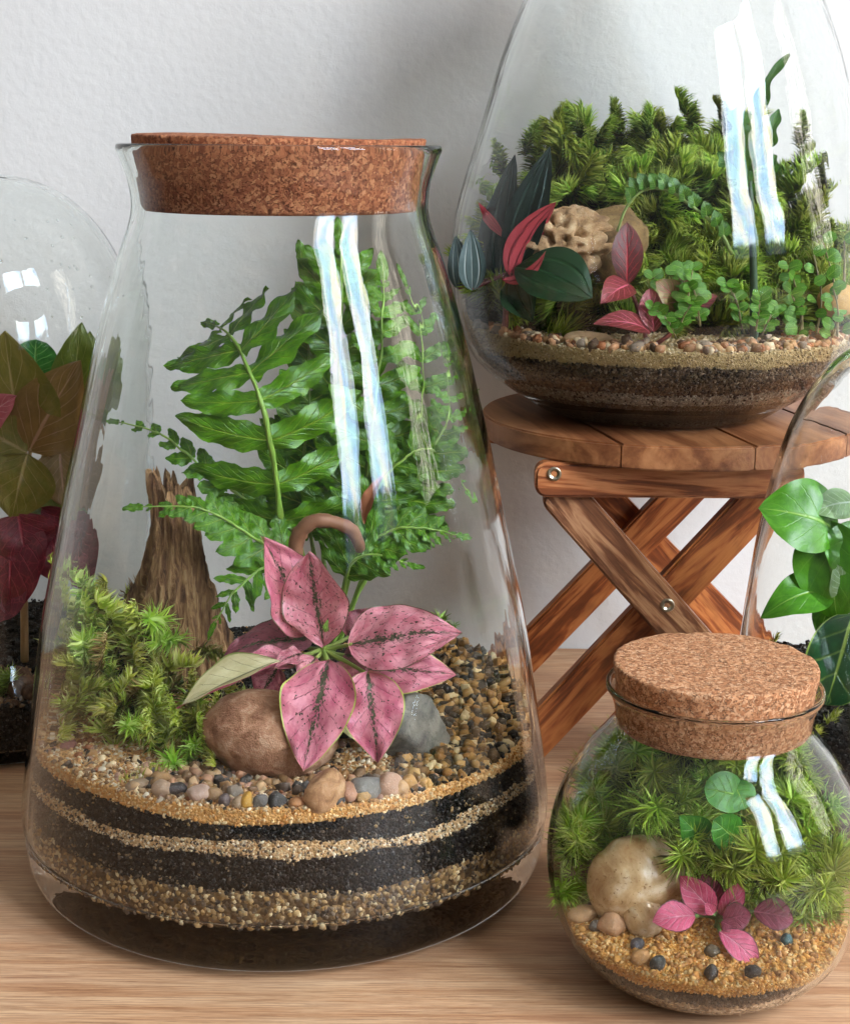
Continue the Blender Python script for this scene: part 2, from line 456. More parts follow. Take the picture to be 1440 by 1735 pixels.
class Jar:
    """outer profile from foot to rim (r,z), wall thickness, base thickness, closed top or open rim"""
    def __init__(self, name, axis, z0, pts, th, base, label, foot_round=0.003, closed=False):
        self.axis = axis; self.z0 = z0; self.th = th; self.base = base
        out = profile(pts)
        self.out = out
        # inner wall: offset along the profile normal
        inn = []
        for k in range(len(out)):
            a = out[max(k - 1, 0)]; b = out[min(k + 1, len(out) - 1)]
            dr, dz = b[0] - a[0], b[1] - a[1]; l = math.hypot(dr, dz) or 1
            inn.append((max(out[k][0] - dz / l * th, 0.0), out[k][1] + dr / l * th))
        inn = [p for p in inn if p[1] > base + 0.0015]
        if closed:
            inn[-1] = (0.0, inn[-1][1])
            prof = [(0, 0.003), (out[0][0] * .55, 0.0028), (out[0][0] * .9, 0.0012)] + out + inn[::-1]
        else:
            ro, zo = out[-1]; ri, zi = inn[-1]
            rim = [((ro + ri) / 2 + (ro - ri) / 2 * math.cos(q), max(zo, zi) + (ro - ri) / 2 * math.sin(q)) for q in [math.pi * k / 6 for k in range(1, 6)]]
            prof = [(0, 0.003), (out[0][0] * .55, 0.0028), (out[0][0] * .9, 0.0012)] + out + rim + inn[::-1]
        r_in0 = inn[0][0]
        prof += [(r_in0 - 0.0012, base + 0.0004), (r_in0 - 0.003, base), (r_in0 * 0.5, base + 0.0004), (0, base + 0.0006)]
        self.inn = inn
        # clean near-duplicates
        pr = [prof[0]]
        for p in prof[1:]:
            if math.hypot(p[0] - pr[-1][0], p[1] - pr[-1][1]) > 1e-5: pr.append(p)
        self.o = link(name, lathe(name, pr, 160), None, GLASS)
        self.o.location = (axis[0], axis[1], z0 + 0.0006)
        tag(self.o, label, "jar")
    def rin(self, z):
        z -= self.z0
        Z = [p[1] for p in self.inn]; R = [p[0] for p in self.inn]
        return float(np.interp(z, Z, R))

def cork(name, axis, z0, z1, r0, r1, label, seed, wave=0.0, mat=None):
    n = 180; rings = []
    b = 0.0012
    prof = [(0.0, z0), (r0 * .5, z0), (r0 - b, z0), (r0 - b * .3, z0 + b * .35), (r0, z0 + b)]
    k = 14
    for i in range(1, k): prof.append((r0 + (r1 - r0) * i / k, z0 + b + (z1 - z0 - 2 * b) * i / k))
    prof += [(r1, z1 - b * .7), (r1 - b * .25, z1 - b * .2), (r1 - b * .8, z1)]
    prof += [(r1 * q, z1) for q in (.94, .85, .75, .65, .5, .35, .2, .08)] + [(0.0, z1)]
    me = lathe(name, prof, n)
    for v in me.vertices:
        c = v.co; q = Vector((c.x * 260, c.y * 260, c.z * 260 + seed * 9))
        d = mnoise.fractal(q, 1.0, 2.0, 3) * 0.00035 - max(0, mnoise.noise(q * 0.6) - 0.42) * 0.0022
        rr = math.hypot(c.x, c.y)
        if rr > 1e-5: c.x *= 1 + d / rr; c.y *= 1 + d / rr
        if c.z > z1 - 0.0015:
            c.z += d * 0.7 + wave * (mnoise.noise(Vector((c.x * 14 + seed, c.y * 14, 0))))
    o = link(name, me, None, mat or CORK); o.location = (axis[0], axis[1], 0)
    tag(o, label, "cork")
    return o

BJ = (-0.0572, 0.632)
def px_prof(axisY, rows):
    out = []
    for (y, hw) in rows:
        p = at(720, y, axisY); zc = (Vector(p) - Vector((0, 0, CAM_H))).dot(_f)
        out.append((hw * zc / FPX, p.z))
    return out
bj_rows = [(258, 275), (285, 264), (318, 254), (352, 250.5), (385, 256), (434, 272), (516, 296), (600, 317), (700, 340), (800, 362), (937, 388), (1035, 407), (1180, 427), (1300, 435)]
bp = px_prof(BJ[1], bj_rows)[::-1]
bp = [(0.094, 0.0), (0.1005, 0.0008), (0.1065, 0.0045), (0.1095, 0.011), (0.1108, 0.022), (0.1112, 0.035)] + [p for p in bp if p[1] > 0.045]
bp = [(r * (0.984 + 0.016 * min(1, z / 0.26)), z) for r, z in bp]
big = Jar("glass_jar", BJ, 0.0, bp, 0.0026, 0.0222, "large conical clear glass jar holding the pink plant and tall fern")
cork("cork_stopper", BJ, 0.2735, 0.3015, 0.0533, 0.0566, "wide flat cork stopper in the tall conical jar", 1, 0.002, CORK_RED)

SJ = (0.1165, 0.800); ZS = 0.167
sp_ = [(0.050, 0.0), (0.0555, 0.0006), (0.0605, 0.0030), (0.0665, 0.0070), (0.0765, 0.0130), (0.0860, 0.0200), (0.0940, 0.0285), (0.0990, 0.0390), (0.1022, 0.0500), (0.1037, 0.0640), (0.1048, 0.0760),
       (0.1020, 0.1010), (0.0926, 0.1340), (0.0818, 0.1710), (0.0713, 0.1985), (0.0610, 0.2200), (0.0545, 0.2340), (0.0525, 0.2420), (0.0535, 0.2490), (0.0560, 0.2560)]
sjar = Jar("glass_jar", SJ, ZS, sp_, 0.0024, 0.0125, "teardrop-shaped glass jar standing on the wooden folding stool")

cork("cork_stopper", SJ, ZS + 0.2430, ZS + 0.2720, 0.0495, 0.0535, "cork stopper closing the teardrop jar above the stool", 8)

MJ = (0.1035, 0.538)
mp_ = [(0.027, 0.0), (0.032, 0.0008), (0.042, 0.0065), (0.0505, 0.0165), (0.0558, 0.0300), (0.0578, 0.0440), (0.0570, 0.0570), (0.0532, 0.0710), (0.0460, 0.0840), (0.0388, 0.0930), (0.0352, 0.0985), (0.0352, 0.1030), (0.0368, 0.1080), (0.0385, 0.1105)]
mjar = Jar("glass_jar", MJ, 0.0, mp_, 0.0020, 0.0045, "small round-bellied glass jar sealed with a cork")
cork("cork_stopper", MJ, 0.0965, 0.1210, 0.0328, 0.0362, "small thick cork stopper in the round-bellied jar", 5, 0.0)

LJ = (-0.2215, 0.800)
lp_ = [(0.066, 0.0), (0.0735, 0.001), (0.0768, 0.006), (0.0775, 0.02), (0.0775, 0.08), (0.0778, 0.14), (0.0775, 0.185), (0.0752, 0.212), (0.0690, 0.236), (0.0580, 0.256), (0.0420, 0.2715), (0.0220, 0.280), (0.0, 0.2825)]
ljar = Jar("glass_dome", LJ, 0.0, lp_, 0.0026, 0.007, "domed glass jar of olive-brown and red leaves behind the conical jar", closed=True)

RJ = (0.1880, 0.660)
rp_ = [(0.044, 0.0), (0.0505, 0.001), (0.0530, 0.005), (0.0535, 0.02), (0.0525, 0.05), (0.0508, 0.08), (0.0478, 0.115), (0.0438, 0.145), (0.0385, 0.170), (0.0325, 0.188), (0.0240, 0.2035), (0.0130, 0.2155), (0.0, 0.2195)]
rjar = Jar("glass_dome", RJ, 0.0, rp_, 0.0018, 0.006, "tall bell-shaped glass dome over broad green leaves beside the stool", closed=True)

# ------------------------------------------------------------------ folding stool
def box_mesh(name, lx, ly, lz, bev=0.0012, round_end=0.0):
    """plank along X with bevelled edges; round_end rounds the ends in the XZ plane"""
    import bmesh
    bm = bmesh.new()
    if round_end > 0:
        pts = []
        for sx in (1, -1):
            for k in range(7):
                a = -math.pi / 2 + math.pi * k / 6
                # rounded corners with radius round_end
        rr = round_end; cx = lx / 2 - rr; cz = lz / 2 - rr
        for (qx, qz, a0) in ((cx, cz, 0), (-cx, cz, 90), (-cx, -cz, 180), (cx, -cz, 270)):
            for k in range(6):
                a = RAD(a0 + 90 * k / 5); pts.append((qx + rr * math.cos(a), qz + rr * math.sin(a)))
        vs_ = [bm.verts.new((x, -ly / 2, z)) for x, z in pts]
        f = bm.faces.new(vs_)
        r = bmesh.ops.extrude_face_region(bm, geom=[f])
        bmesh.ops.translate(bm, vec=(0, ly, 0), verts=[e for e in r["geom"] if isinstance(e, bmesh.types.BMVert)])
        bmesh.ops.recalc_face_normals(bm, faces=bm.faces)
        ed = [e for e in bm.edges if abs(e.verts[0].co.y - e.verts[1].co.y) < 1e-6]
        bmesh.ops.bevel(bm, geom=ed, offset=bev, segments=2, affect='EDGES')
    else:
        bmesh.ops.create_cube(bm, size=1)
        for v in bm.verts: v.co = Vector((v.co.x * lx, v.co.y * ly, v.co.z * lz))
        bmesh.ops.bevel(bm, geom=list(bm.edges), offset=bev, segments=2, affect='EDGES')
    me = bpy.data.meshes.new(name); bm.to_mesh(me); bm.free()
    return me

W_TOP = m_wood("stained_acacia_top", "6a3a1e", "96603a", "b27a4e", 0.55, 0.45, 6)
W_RAIL = m_wood("stained_acacia_rail", "5c2c16", "94532c", "bb7a4c", 0.9, 0.40)
W_LEG = m_wood("stained_acacia_leg", "5e3620", "966240", "bf8e66", 1.1, 0.42)
W_LEG2 = m_wood("stained_acacia_leg_red", "582a14", "944f26", "bd7640", 0.8, 0.36)
METAL = m_plain("screw_zinc", "b9b09a", 0.3, 1.0, 0.3)

ST = (0.1235, 0.800); SR = 0.0945; STH = 0.0115; SZ = 0.1665
stool = tag(empty("folding_stool", (ST[0], ST[1], 0)), "small round-topped wooden folding stool with crossed legs", "stool")
YAW = RAD(-28)
def plank_sector(name, x0, x1):
    """part of the round top between x0 and x1 (local), grain along X turned later: built across local Y strips"""
    n = 40; pts = []
    top = []; bot = []
    xs = [x0 + (x1 - x0) * k / n for k in range(n + 1)]
    up_ = [(x, math.sqrt(max(SR * SR - x * x, 0))) for x in xs]
    ring = up_ + [(x, -y) for x, y in reversed(up_)]
    import bmesh
    bm = bmesh.new()
    pv = []
    for (x, y) in ring:
        if pv and (Vector((x, y, 0)) - pv[-1].co).length < 1e-5: continue
        pv.append(bm.verts.new((x, y, 0)))
    if (pv[0].co - pv[-1].co).length < 1e-5: bm.verts.remove(pv.pop())
    f = bm.faces.new(pv)
    r = bmesh.ops.extrude_face_region(bm, geom=[f])
    bmesh.ops.translate(bm, vec=(0, 0, -STH), verts=[e for e in r["geom"] if isinstance(e, bmesh.types.BMVert)])
    bmesh.ops.recalc_face_normals(bm, faces=bm.faces)
    ed = [e for e in bm.edges if abs(e.verts[0].co.z - e.verts[1].co.z) < 1e-6]
    bmesh.ops.bevel(bm, geom=ed, offset=0.0009, segments=2, affect='EDGES')
    # planks run along local Y: rotate so the grain (material X) follows the length
    for v in bm.verts: v.co = Vector((v.co.y, -v.co.x, v.co.z))
    me = bpy.data.meshes.new(name); bm.to_mesh(me); bm.free()
    return me
edges = [-SR, -0.052, 0.0065, 0.062, SR]
for k in range(4):
    o = link("plank", plank_sector("plank", edges[k] + 0.0003, edges[k + 1] - 0.0003), stool, W_TOP)
    o.matrix_parent_inverse = Matrix.Identity(4)
    o.location = (0, 0, SZ); o.rotation_euler = (0, 0, RAD(90) + RAD(12))

def beam(name, p, q, ly, lz, mat, yoff=0.0, round_end=0.0, ext=0.0):
    p = Vector(p); q = Vector(q); d = q - p; L = d.length + 2 * ext
    o = link(name, box_mesh(name, L, ly, lz, 0.0012, round_end), stool, mat)
    o.matrix_parent_inverse = Matrix.Identity(4)
    x = d.normalized(); y = Vector((0, 1, 0)); y = (y - x * y.dot(x)).normalized(); z = x.cross(y)
    m = Matrix.Identity(4)
    for i in range(3): m[i][0] = x[i]; m[i][1] = y[i]; m[i][2] = z[i]
    c = (p + q) / 2 - stool.location
    m.translation = c
    o.matrix_basis = m
    return o
YF = 0.737; YB = 0.858
rz = 0.1464
def PF(px, py, Y): return at(px, py, Y)
# rails under the top, front and back
beam("rail", (PF(904, 806, YF).x + .0, YF - 0.006, rz), (PF(1352, 806, YF).x, YF - 0.006, rz), 0.010, 0.0165, W_RAIL, round_end=0.0055)
beam("rail", (PF(820, 790, YB).x, YB + 0.006, rz), (PF(1382, 790, YB).x, YB + 0.006, rz), 0.010, 0.0165, W_RAIL, round_end=0.0055)
# crossed legs: one pair leans each way, front and back
beam("leg", PF(938, 822, YF), PF(1262, 1190, YF), 0.009, 0.0200, W_LEG, round_end=0.006)
beam("leg", PF(1330, 800, YF + .012), PF(868, 1288, YF + .012), 0.009, 0.0200, W_LEG2, round_end=0.006)
beam("leg", PF(985, 806, YB), PF(1300, 1130, YB), 0.009, 0.0200, W_LEG2, round_end=0.006)
beam("leg", PF(1190, 800, YB - .012), PF(845, 1155, YB - .012), 0.009, 0.0200, W_LEG2, round_end=0.006)
beam("foot_rail", (PF(868, 1270, YF).x, YF + .02, 0.0125), (PF(868, 1270, YF).x + 0.0001, YB - .018, 0.0125), 0.010, 0.014, W_RAIL)
beam("foot_rail", (PF(1262, 1190, YF).x - .004, YF + .006, 0.0175), (PF(1262, 1190, YF).x - 0.0039, YB - .006, 0.0175), 0.010, 0.014, W_RAIL)

def screw(p):
    prof = [(0.0, -0.0003), (0.0014, -0.0003), (0.0018, 0.0004), (0.0030, 0.0009), (0.0034, 0.0004), (0.0034, -0.0012), (0.0, -0.0012)]
    o = link("screw", lathe("screw", prof[::-1], 24), stool, METAL)
    o.matrix_parent_inverse = Matrix.Identity(4)
    o.location = Vector(p) - stool.location; o.rotation_euler = (RAD(90), 0, 0)
p = PF(939, 803, YF - .0115); screw((p.x, YF - 0.0112, p.z))
p = PF(1131, 1026, YF - .005); screw((p.x, YF - 0.0047, p.z))

# ------------------------------------------------------------------ builders for what stands inside the jars
_ico = None
def ico_base():
    p = (1 + 5 ** .5) / 2
    V = np.array([(-1, p, 0), (1, p, 0), (-1, -p, 0), (1, -p, 0), (0, -1, p), (0, 1, p), (0, -1, -p), (0, 1, -p), (p, 0, -1), (p, 0, 1), (-p, 0, -1), (-p, 0, 1)], float)
    V /= np.linalg.norm(V[0])
    T = np.array([(0, 11, 5), (0, 5, 1), (0, 1, 7), (0, 7, 10), (0, 10, 11), (1, 5, 9), (5, 11, 4), (11, 10, 2), (10, 7, 6), (7, 1, 8), (3, 9, 4), (3, 4, 2), (3, 2, 6), (3, 6, 8), (3, 8, 9), (4, 9, 5), (2, 4, 11), (6, 2, 10), (8, 6, 7), (9, 8, 1)])
    return V, T

def grains(name, P, S, cols, seed, parent, mat=None, smooth=False, flat=0.75, label=None):
    """many small mineral grains in one mesh: P (n,3) centres, S (n,) half sizes"""
    rg = np.random.default_rng(seed)
    V0, T0 = ico_base(); n = len(P)
    J = V0[None] * (1 + rg.uniform(-.28, .28, (n, 12, 1)))
    sc = np.stack([rg.uniform(.85, 1.35, n), rg.uniform(.7, 1.05, n), rg.uniform(flat * .75, flat * 1.2, n)], 1)
    J = J * sc[:, None, :]
    q = rg.normal(size=(n, 4)); q /= np.linalg.norm(q, axis=1)[:, None]
    a, b, c, d = q.T
    R = np.stack([1 - 2 * (c * c + d * d), 2 * (b * c - a * d), 2 * (b * d + a * c), 2 * (b * c + a * d), 1 - 2 * (b * b + d * d), 2 * (c * d - a * b), 2 * (b * d - a * c), 2 * (c * d + a * b), 1 - 2 * (b * b + c * c)], 1).reshape(n, 3, 3)
    J = np.einsum('nij,nkj->nki', R, J) * np.asarray(S)[:, None, None] + np.asarray(P)[:, None, :]
    T = (T0[None] + (np.arange(n) * 12)[:, None, None]).reshape(-1, 3)
    pal = np.array([rgb(c) for c in cols]); C = pal[rg.integers(0, len(pal), n)] * rg.uniform(.75, 1.2, (n, 1))
    me = tri_mesh(name, J.reshape(-1, 3), T, np.repeat(C, 12, axis=0), smooth)
    o = link(name, me, parent, mat or GRAIN, kind="stuff")
    return o

class Bed:
    """layered sand and soil filling the bottom of a jar"""
    def __init__(self, jar, name, label, layers, top, seed=0):
        self.jar = jar; self.top = top
        ax, ay = jar.axis
        self.root = tag(empty(name, (ax, ay, jar.z0 + jar.base)), label, "substrate")
        rg = np.random.default_rng(seed)
        n = 120; nl = len(layers)
        th = np.arange(n) * 2 * math.pi / n
        def bnd(k, a):
            z = layers[k]["z1"] if k < nl else 0
            amp = layers[k].get("amp", 0.0006)
            return z + amp * 1.6 * mnoise.noise(Vector((math.cos(a) * 2.6, math.sin(a) * 2.6, k * 5.1 + seed))) + amp * .5 * mnoise.noise(Vector((math.cos(a) * 9, math.sin(a) * 9, k * 3 + seed)))
        for k, L in enumerate(layers):
            lastl = k == nl - 1
            zb = [(jar.z0 + jar.base + 0.0008) if k == 0 else bnd(k - 1, a) + 0.0001 for a in th]
            if lastl:
                zt = []
                for a in th:
                    rr = jar.rin(L["z1"]) - 0.0012
                    zt.append(top(rr * math.cos(a), rr * math.sin(a)))
            else: zt = [bnd(k, a) - 0.0001 for a in th]
            V = []; F = []; m = 5
            for j in range(m):
                for i in range(n):
                    z = zb[i] + (zt[i] - zb[i]) * j / (m - 1); r = jar.rin(z) - 0.0012
                    V.append((ax + r * math.cos(th[i]), ay + r * math.sin(th[i]), z))
            for j in range(m - 1):
                for i in range(n):
                    i2 = (i + 1) % n; F.append((j * n + i, j * n + i2, (j + 1) * n + i2, (j + 1) * n + i))
            b = len(V); V.append((ax, ay, float(np.mean(zb)))); F += [(b, (i + 1) % n, i) for i in range(n)]
            if lastl:
                prev = (m - 1) * n
                for q in range(1, 24):
                    f = 1 - q / 24; cur = len(V)
                    for i in range(n):
                        r = (jar.rin(zt[i]) - 0.0012) * f; x, y = r * math.cos(th[i]), r * math.sin(th[i])
                        V.append((ax + x, ay + y, top(x, y) + 0.0006 * mnoise.noise(Vector((x * 300, y * 300, seed)))))
                    F += [(prev + i, prev + (i + 1) % n, cur + (i + 1) % n, cur + i) for i in range(n)]
                    prev = cur
                c = len(V); V.append((ax, ay, top(0, 0))); F += [(prev + i, prev + (i + 1) % n, c) for i in range(n)]
            else:
                c = len(V); V.append((ax, ay, float(np.mean(zt)))); F += [((m - 1) * n + i, (m - 1) * n + (i + 1) % n, c) for i in range(n)]
            o = link(L["name"], mesh(L["name"], V, F), self.root, m_core(L["name"] + "_mix", L["cols"], L.get("cell", 900)), kind="stuff")
            # grains against the glass
            N = L.get("n", 2000); S = L.get("size", 0.0007)
            if N:
                a = rg.uniform(0, 2 * math.pi, N); f = rg.uniform(-0.04, 1.04, N)
                ii = (a / (2 * math.pi) * n).astype(int) % n
                z = np.array(zb)[ii] + (np.array(zt)[ii] - np.array(zb)[ii]) * f
                s = S * rg.uniform(.55, 1.35, N)
                r = np.array([jar.rin(q) for q in z]) - s * 1.05 - 0.0003
                grains(L["name"].replace("_layer", "") + "_grains", np.stack([ax + r * np.cos(a), ay + r * np.sin(a), z], 1), s, L.get("gcols", L["cols"]), seed * 31 + k, o)
    def surface(self, x, y):
        return self.top(x - self.jar.axis[0], y - self.jar.axis[1])
    def scatter(self, name, N, size, cols, seed, where=None, lift=0.2, mat=None, smooth=False, var=(.6, 1.4)):
        rg = np.random.default_rng(seed); ax, ay = self.jar.axis; P = []; S = []
        R = self.jar.rin(self.top(0, 0)) - 0.001; tries = 0
        while len(P) < N and tries < N * 12:
            tries += 1
            a = rg.uniform(0, 2 * math.pi); r = R * math.sqrt(rg.uniform(0, 1)); x, y = r * math.cos(a), r * math.sin(a)
            if where is not None and not where(x, y, rg): continue
            s = size * rg.uniform(*var); z = self.top(x, y) + s * lift
            if r + s * 1.2 > self.jar.rin(z): continue
            P.append((ax + x, ay + y, z)); S.append(s)
        return grains(name, np.array(P), np.array(S), cols, seed, self.root, mat, smooth)

def ico_sub(n):
    import bmesh
    bm = bmesh.new(); bmesh.ops.create_icosphere(bm, subdivisions=n, radius=1)
    V = np.array([v.co[:] for v in bm.verts]); F = np.array([[v.index for v in f.verts] for f in bm.faces]); bm.free()
    return V, F
_IC = {}
def stone(name, c, dims, rot, label, mat=None, col=None, seed=0, amp=0.18, freq=1.3, sub=4, facet=0.0, cat="stone", group=None, parent=None, holes=0.0):
    if sub not in _IC: _IC[sub] = ico_sub(sub)
    V, F = _IC[sub]; V = V.copy(); rg = random.Random(seed)
    planes = [(Vector((rg.gauss(0, 1), rg.gauss(0, 1), rg.gauss(0, 1))).normalized(), rg.uniform(.62, .9)) for _ in range(9)]
    out = np.empty_like(V)
    for i, v in enumerate(V):
        p = Vector(v); q = p * freq + Vector((seed * 3.1, seed * 1.7, 0))
        r = 1 + amp * mnoise.fractal(q, 1.0, 2.0, 3) + amp * .35 * mnoise.noise(q * 3.3)
        if holes:
            hq = mnoise.noise(q * 3.1 + Vector((9, 2, 4)))
            r -= holes * max(0, hq - .12) * 1.6
        if facet:
            lim = min((d / max(p.dot(nn), 1e-3) if p.dot(nn) > .05 else 9) for nn, d in planes)
            r = r * (1 - facet) + min(r, lim) * facet
        out[i] = p * r
    R = np.array(Euler([RAD(a) for a in rot]).to_matrix())
    out = (out * np.array(dims) / 2) @ R.T
    me = tri_mesh(name, out, F, None if col is None else np.tile(rgb(col), (len(out), 1)), smooth=(facet < .5))
    o = link(name, me, parent, mat or PEB)
    o.location = c
    if label: tag(o, label, cat, group)
    return o

# ---- leaves
def leaf_shape(s, kind):
    if kind == "ovate": return (math.sin(math.pi * s ** 0.72)) ** 0.85
    if kind == "heart": return min(1, (s / 0.12) ** 0.5 if s < 0.12 else 1) * (1 - max(0, (s - .12) / .88) ** 1.7) ** 0.9 * (0.80 + .2 * math.sin(math.pi * min(1, s * 1.6)))
    if kind == "lance": return (math.sin(math.pi * s ** 0.85)) ** 1.15
    if kind == "round": return math.sqrt(max(0, 1 - (2 * s - 1) ** 2))
    if kind == "ellip": return (math.sin(math.pi * s)) ** 0.75
    return math.sin(math.pi * s)

def leaf(name, B, T, W, N, mat, parent, kind="ovate", bend=0.12, fold=0.12, wav=0.03, nu=22, nv=13, curl=0.0, seed=0, tooth=0.0, tipcurl=0.0):
    """one leaf blade from B to T, width W, facing N; returns the object (a part)"""
    B = Vector(B); T = Vector(T); d = T - B; L = d.length; t = d.normalized()
    N = Vector(N); N = (N - t * N.dot(t)).normalized(); S = N.cross(t)
    V = []; UV = []
    for i in range(nu):
        s = i / (nu - 1); h = W / 2 * max(leaf_shape(min(max(s, 0.0), 1.0), kind), 0.02 if 0 < i < nu - 1 else 0.004)
        c = B + d * s + N * (bend * L * 4 * s * (1 - s)) - N * (tipcurl * L * s ** 3)
        for j in range(nv):
            q = -1 + 2 * j / (nv - 1)
            hh = h * (1 + tooth * (0.5 - abs((s * 9) % 1 - .5)) * (abs(q) ** 3))
            ang = q * curl
            sx = math.sin(ang) / curl if curl else q
            sz = (1 - math.cos(ang)) / curl if curl else 0
            p = c + S * (hh * sx) + N * (fold * hh * abs(q) + sz * hh)
            p += N * (wav * W * abs(q) * mnoise.noise(Vector((s * 5, q * 1.5, seed * 7.3))))
            p += N * (wav * W * 0.7 * mnoise.noise(Vector((s * 2.2, q * .8 + 5, seed * 3.7))))
            V.append(p); UV.append((s, j / (nv - 1)))
    me = mesh(name, [tuple(v) for v in V], grid_faces(nu, nv), uv=UV)
    return link(name, me, parent, mat)

# ---- moss
def moss_sprig(seed, length=0.022, n=120, nl=0.007, curl=1.0, star=0.0, w=0.00055, young=("bcbe50", "98a632", "d4d488"), old_shaded=("5a5420", "3a4814", "6a5228")):
    rg = random.Random(seed); V = []; T = []; C = []
    yg = [rgb(c) for c in young]; od = [rgb(c) for c in old_shaded]  # lower needles: browned with age, plus painted darkening for shade in the gaps
    bx, by = rg.uniform(-.7, .7), rg.uniform(-.7, .7)
    side = rg.uniform(0, 6.28)
    def axis(s): return Vector((bx * s * s * length, by * s * s * length, s * length))
    # stem
    m = 7
    for i in range(m):
        s = i / (m - 1); p = axis(s); r = 0.00045 * (1 - .6 * s)
        for k in range(4):
            a = k * math.pi / 2; V.append(p + Vector((math.cos(a) * r, math.sin(a) * r, 0))); C.append(od[2] if s < .6 else od[0])
    for i in range(m - 1):
        for k in range(4):
            k2 = (k + 1) % 4; a, b, c, d = i * 4 + k, i * 4 + k2, (i + 1) * 4 + k2, (i + 1) * 4 + k
            T += [(a, b, c), (a, c, d)]
    for i in range(n):
        s = (i + .5) / n; s = s ** (0.75 if not star else 0.45)
        a = i * 2.39996 + rg.uniform(-.3, .3)
        p = axis(s)
        out = Vector((math.cos(a), math.sin(a), 0))
        sweep = Vector((math.cos(side), math.sin(side), 0))
        el = (0.35 + 0.9 * s) if not star else (0.1 + 1.2 * max(0, s - .4))
        d0 = (out * math.cos(el) + Vector((0, 0, 1)) * math.sin(el)).normalized()
        d1 = (d0 + sweep * curl * 0.9 + Vector((0, 0, -0.55 * curl)) + Vector((rg.uniform(-.35, .35), rg.uniform(-.35, .35), rg.uniform(-.2, .3)))).normalized()
        L = nl * rg.uniform(.65, 1.15) * (1.0 - .35 * abs(s - .6)); ww = w * rg.uniform(.7, 1.3)
        u = d0.cross(Vector((rg.gauss(0, 1), rg.gauss(0, 1), rg.gauss(0, 1)))).normalized()
        p1 = p + d0 * L * .38; p2 = p1 + (d0 + d1).normalized() * L * .34; p3 = p2 + d1 * L * .36
        b = len(V)
        V += [p - u * ww, p + u * ww, p1 - u * ww * .9, p1 + u * ww * .9, p2 - u * ww * .55, p2 + u * ww * .55, p3]
        T += [(b, b + 1, b + 3), (b, b + 3, b + 2), (b + 2, b + 3, b + 5), (b + 2, b + 5, b + 4), (b + 4, b + 5, b + 6)]
        k = min(1, max(0, (s - .25) * 1.6 + rg.uniform(-.3, .3)))
        y_ = yg[rg.randrange(3)]; o_ = od[rg.randrange(3)]
        ca = [o_[j] * (1 - k) + y_[j] * k for j in range(3)]; cb = [ca[j] * .6 + yg[2][j] * .4 for j in range(3)]
        C += [ca, ca, ca, ca, ca, ca, cb]
    return tri_mesh("moss_sprig", [tuple(v) for v in V], T, np.array(C))

def orient(p, d, roll, sc):
    z = Vector(d).normalized(); x = Vector((0.3, 1, .1)).cross(z).normalized(); y = z.cross(x)
    m = Matrix.Identity(4)
    for i in range(3): m[i][0] = x[i]; m[i][1] = y[i]; m[i][2] = z[i]
    m = Matrix.Translation(p) @ m @ Matrix.Rotation(roll, 4, 'Z') @ Matrix.Scale(sc, 4)
    return m

def inside(jar, p, marg=0.003):
    return math.hypot(p[0] - jar.axis[0], p[1] - jar.axis[1]) < jar.rin(p[2]) - marg

def moss_clump(name, label, jar, variants, mat, spots, L, seed=0, group=None, marg=0.003):
    """spots: (pos, dir, scale)"""
    rg = random.Random(seed)
    root = tag(empty(name, Vector(spots[0][0])), label, "moss", group)
    for me in variants:
        if len(me.materials) == 0: me.materials.append(mat)
    inv = Matrix.Translation(-root.location)
    for (p, d, s) in spots:
        p = Vector(p); d = Vector(d).normalized()
        for _ in range(8):
            if inside(jar, p + d * L * s * 1.25, marg): break
            c = Vector((jar.axis[0], jar.axis[1], p.z + L)) - p
            d = (d + c.normalized() * .35).normalized(); s *= .92
        o = bpy.data.objects.new("moss_sprig", rg.choice(variants)); COL.objects.link(o)
        o.parent = root; o.matrix_basis = inv @ orient(p, d, rg.uniform(0, 6.28), s)
    return root

# ---- fern
def fern_leaflet(seed, aspect=0.30, lobes=5):
    rg = random.Random(seed); nu, nv = 20, 7; V = []; UV = []
    bend = rg.uniform(-.10, -.02); sweep = rg.uniform(.05, .16)
    for i in range(nu):
        s = i / (nu - 1)
        h = aspect / 2 * ((1 - s ** 3.2) ** .7) * min(1.0, .62 + 1.1 * s)
        h *= 1 + 0.07 * math.sin(s * lobes * 2 * math.pi + seed)
        for j in range(nv):
            q = -1 + 2 * j / (nv - 1)
            z = bend * s * s * 1.6 - 0.10 * h * abs(q) * 2 + 0.05 * math.sin(s * 15 + q * 2.2 + seed) * abs(q) * aspect * 3
            V.append((s, q * h + sweep * s * s, z)); UV.append((s, j / (nv - 1)))
    return mesh("leaflet", V, grid_faces(nu, nv), uv=UV)

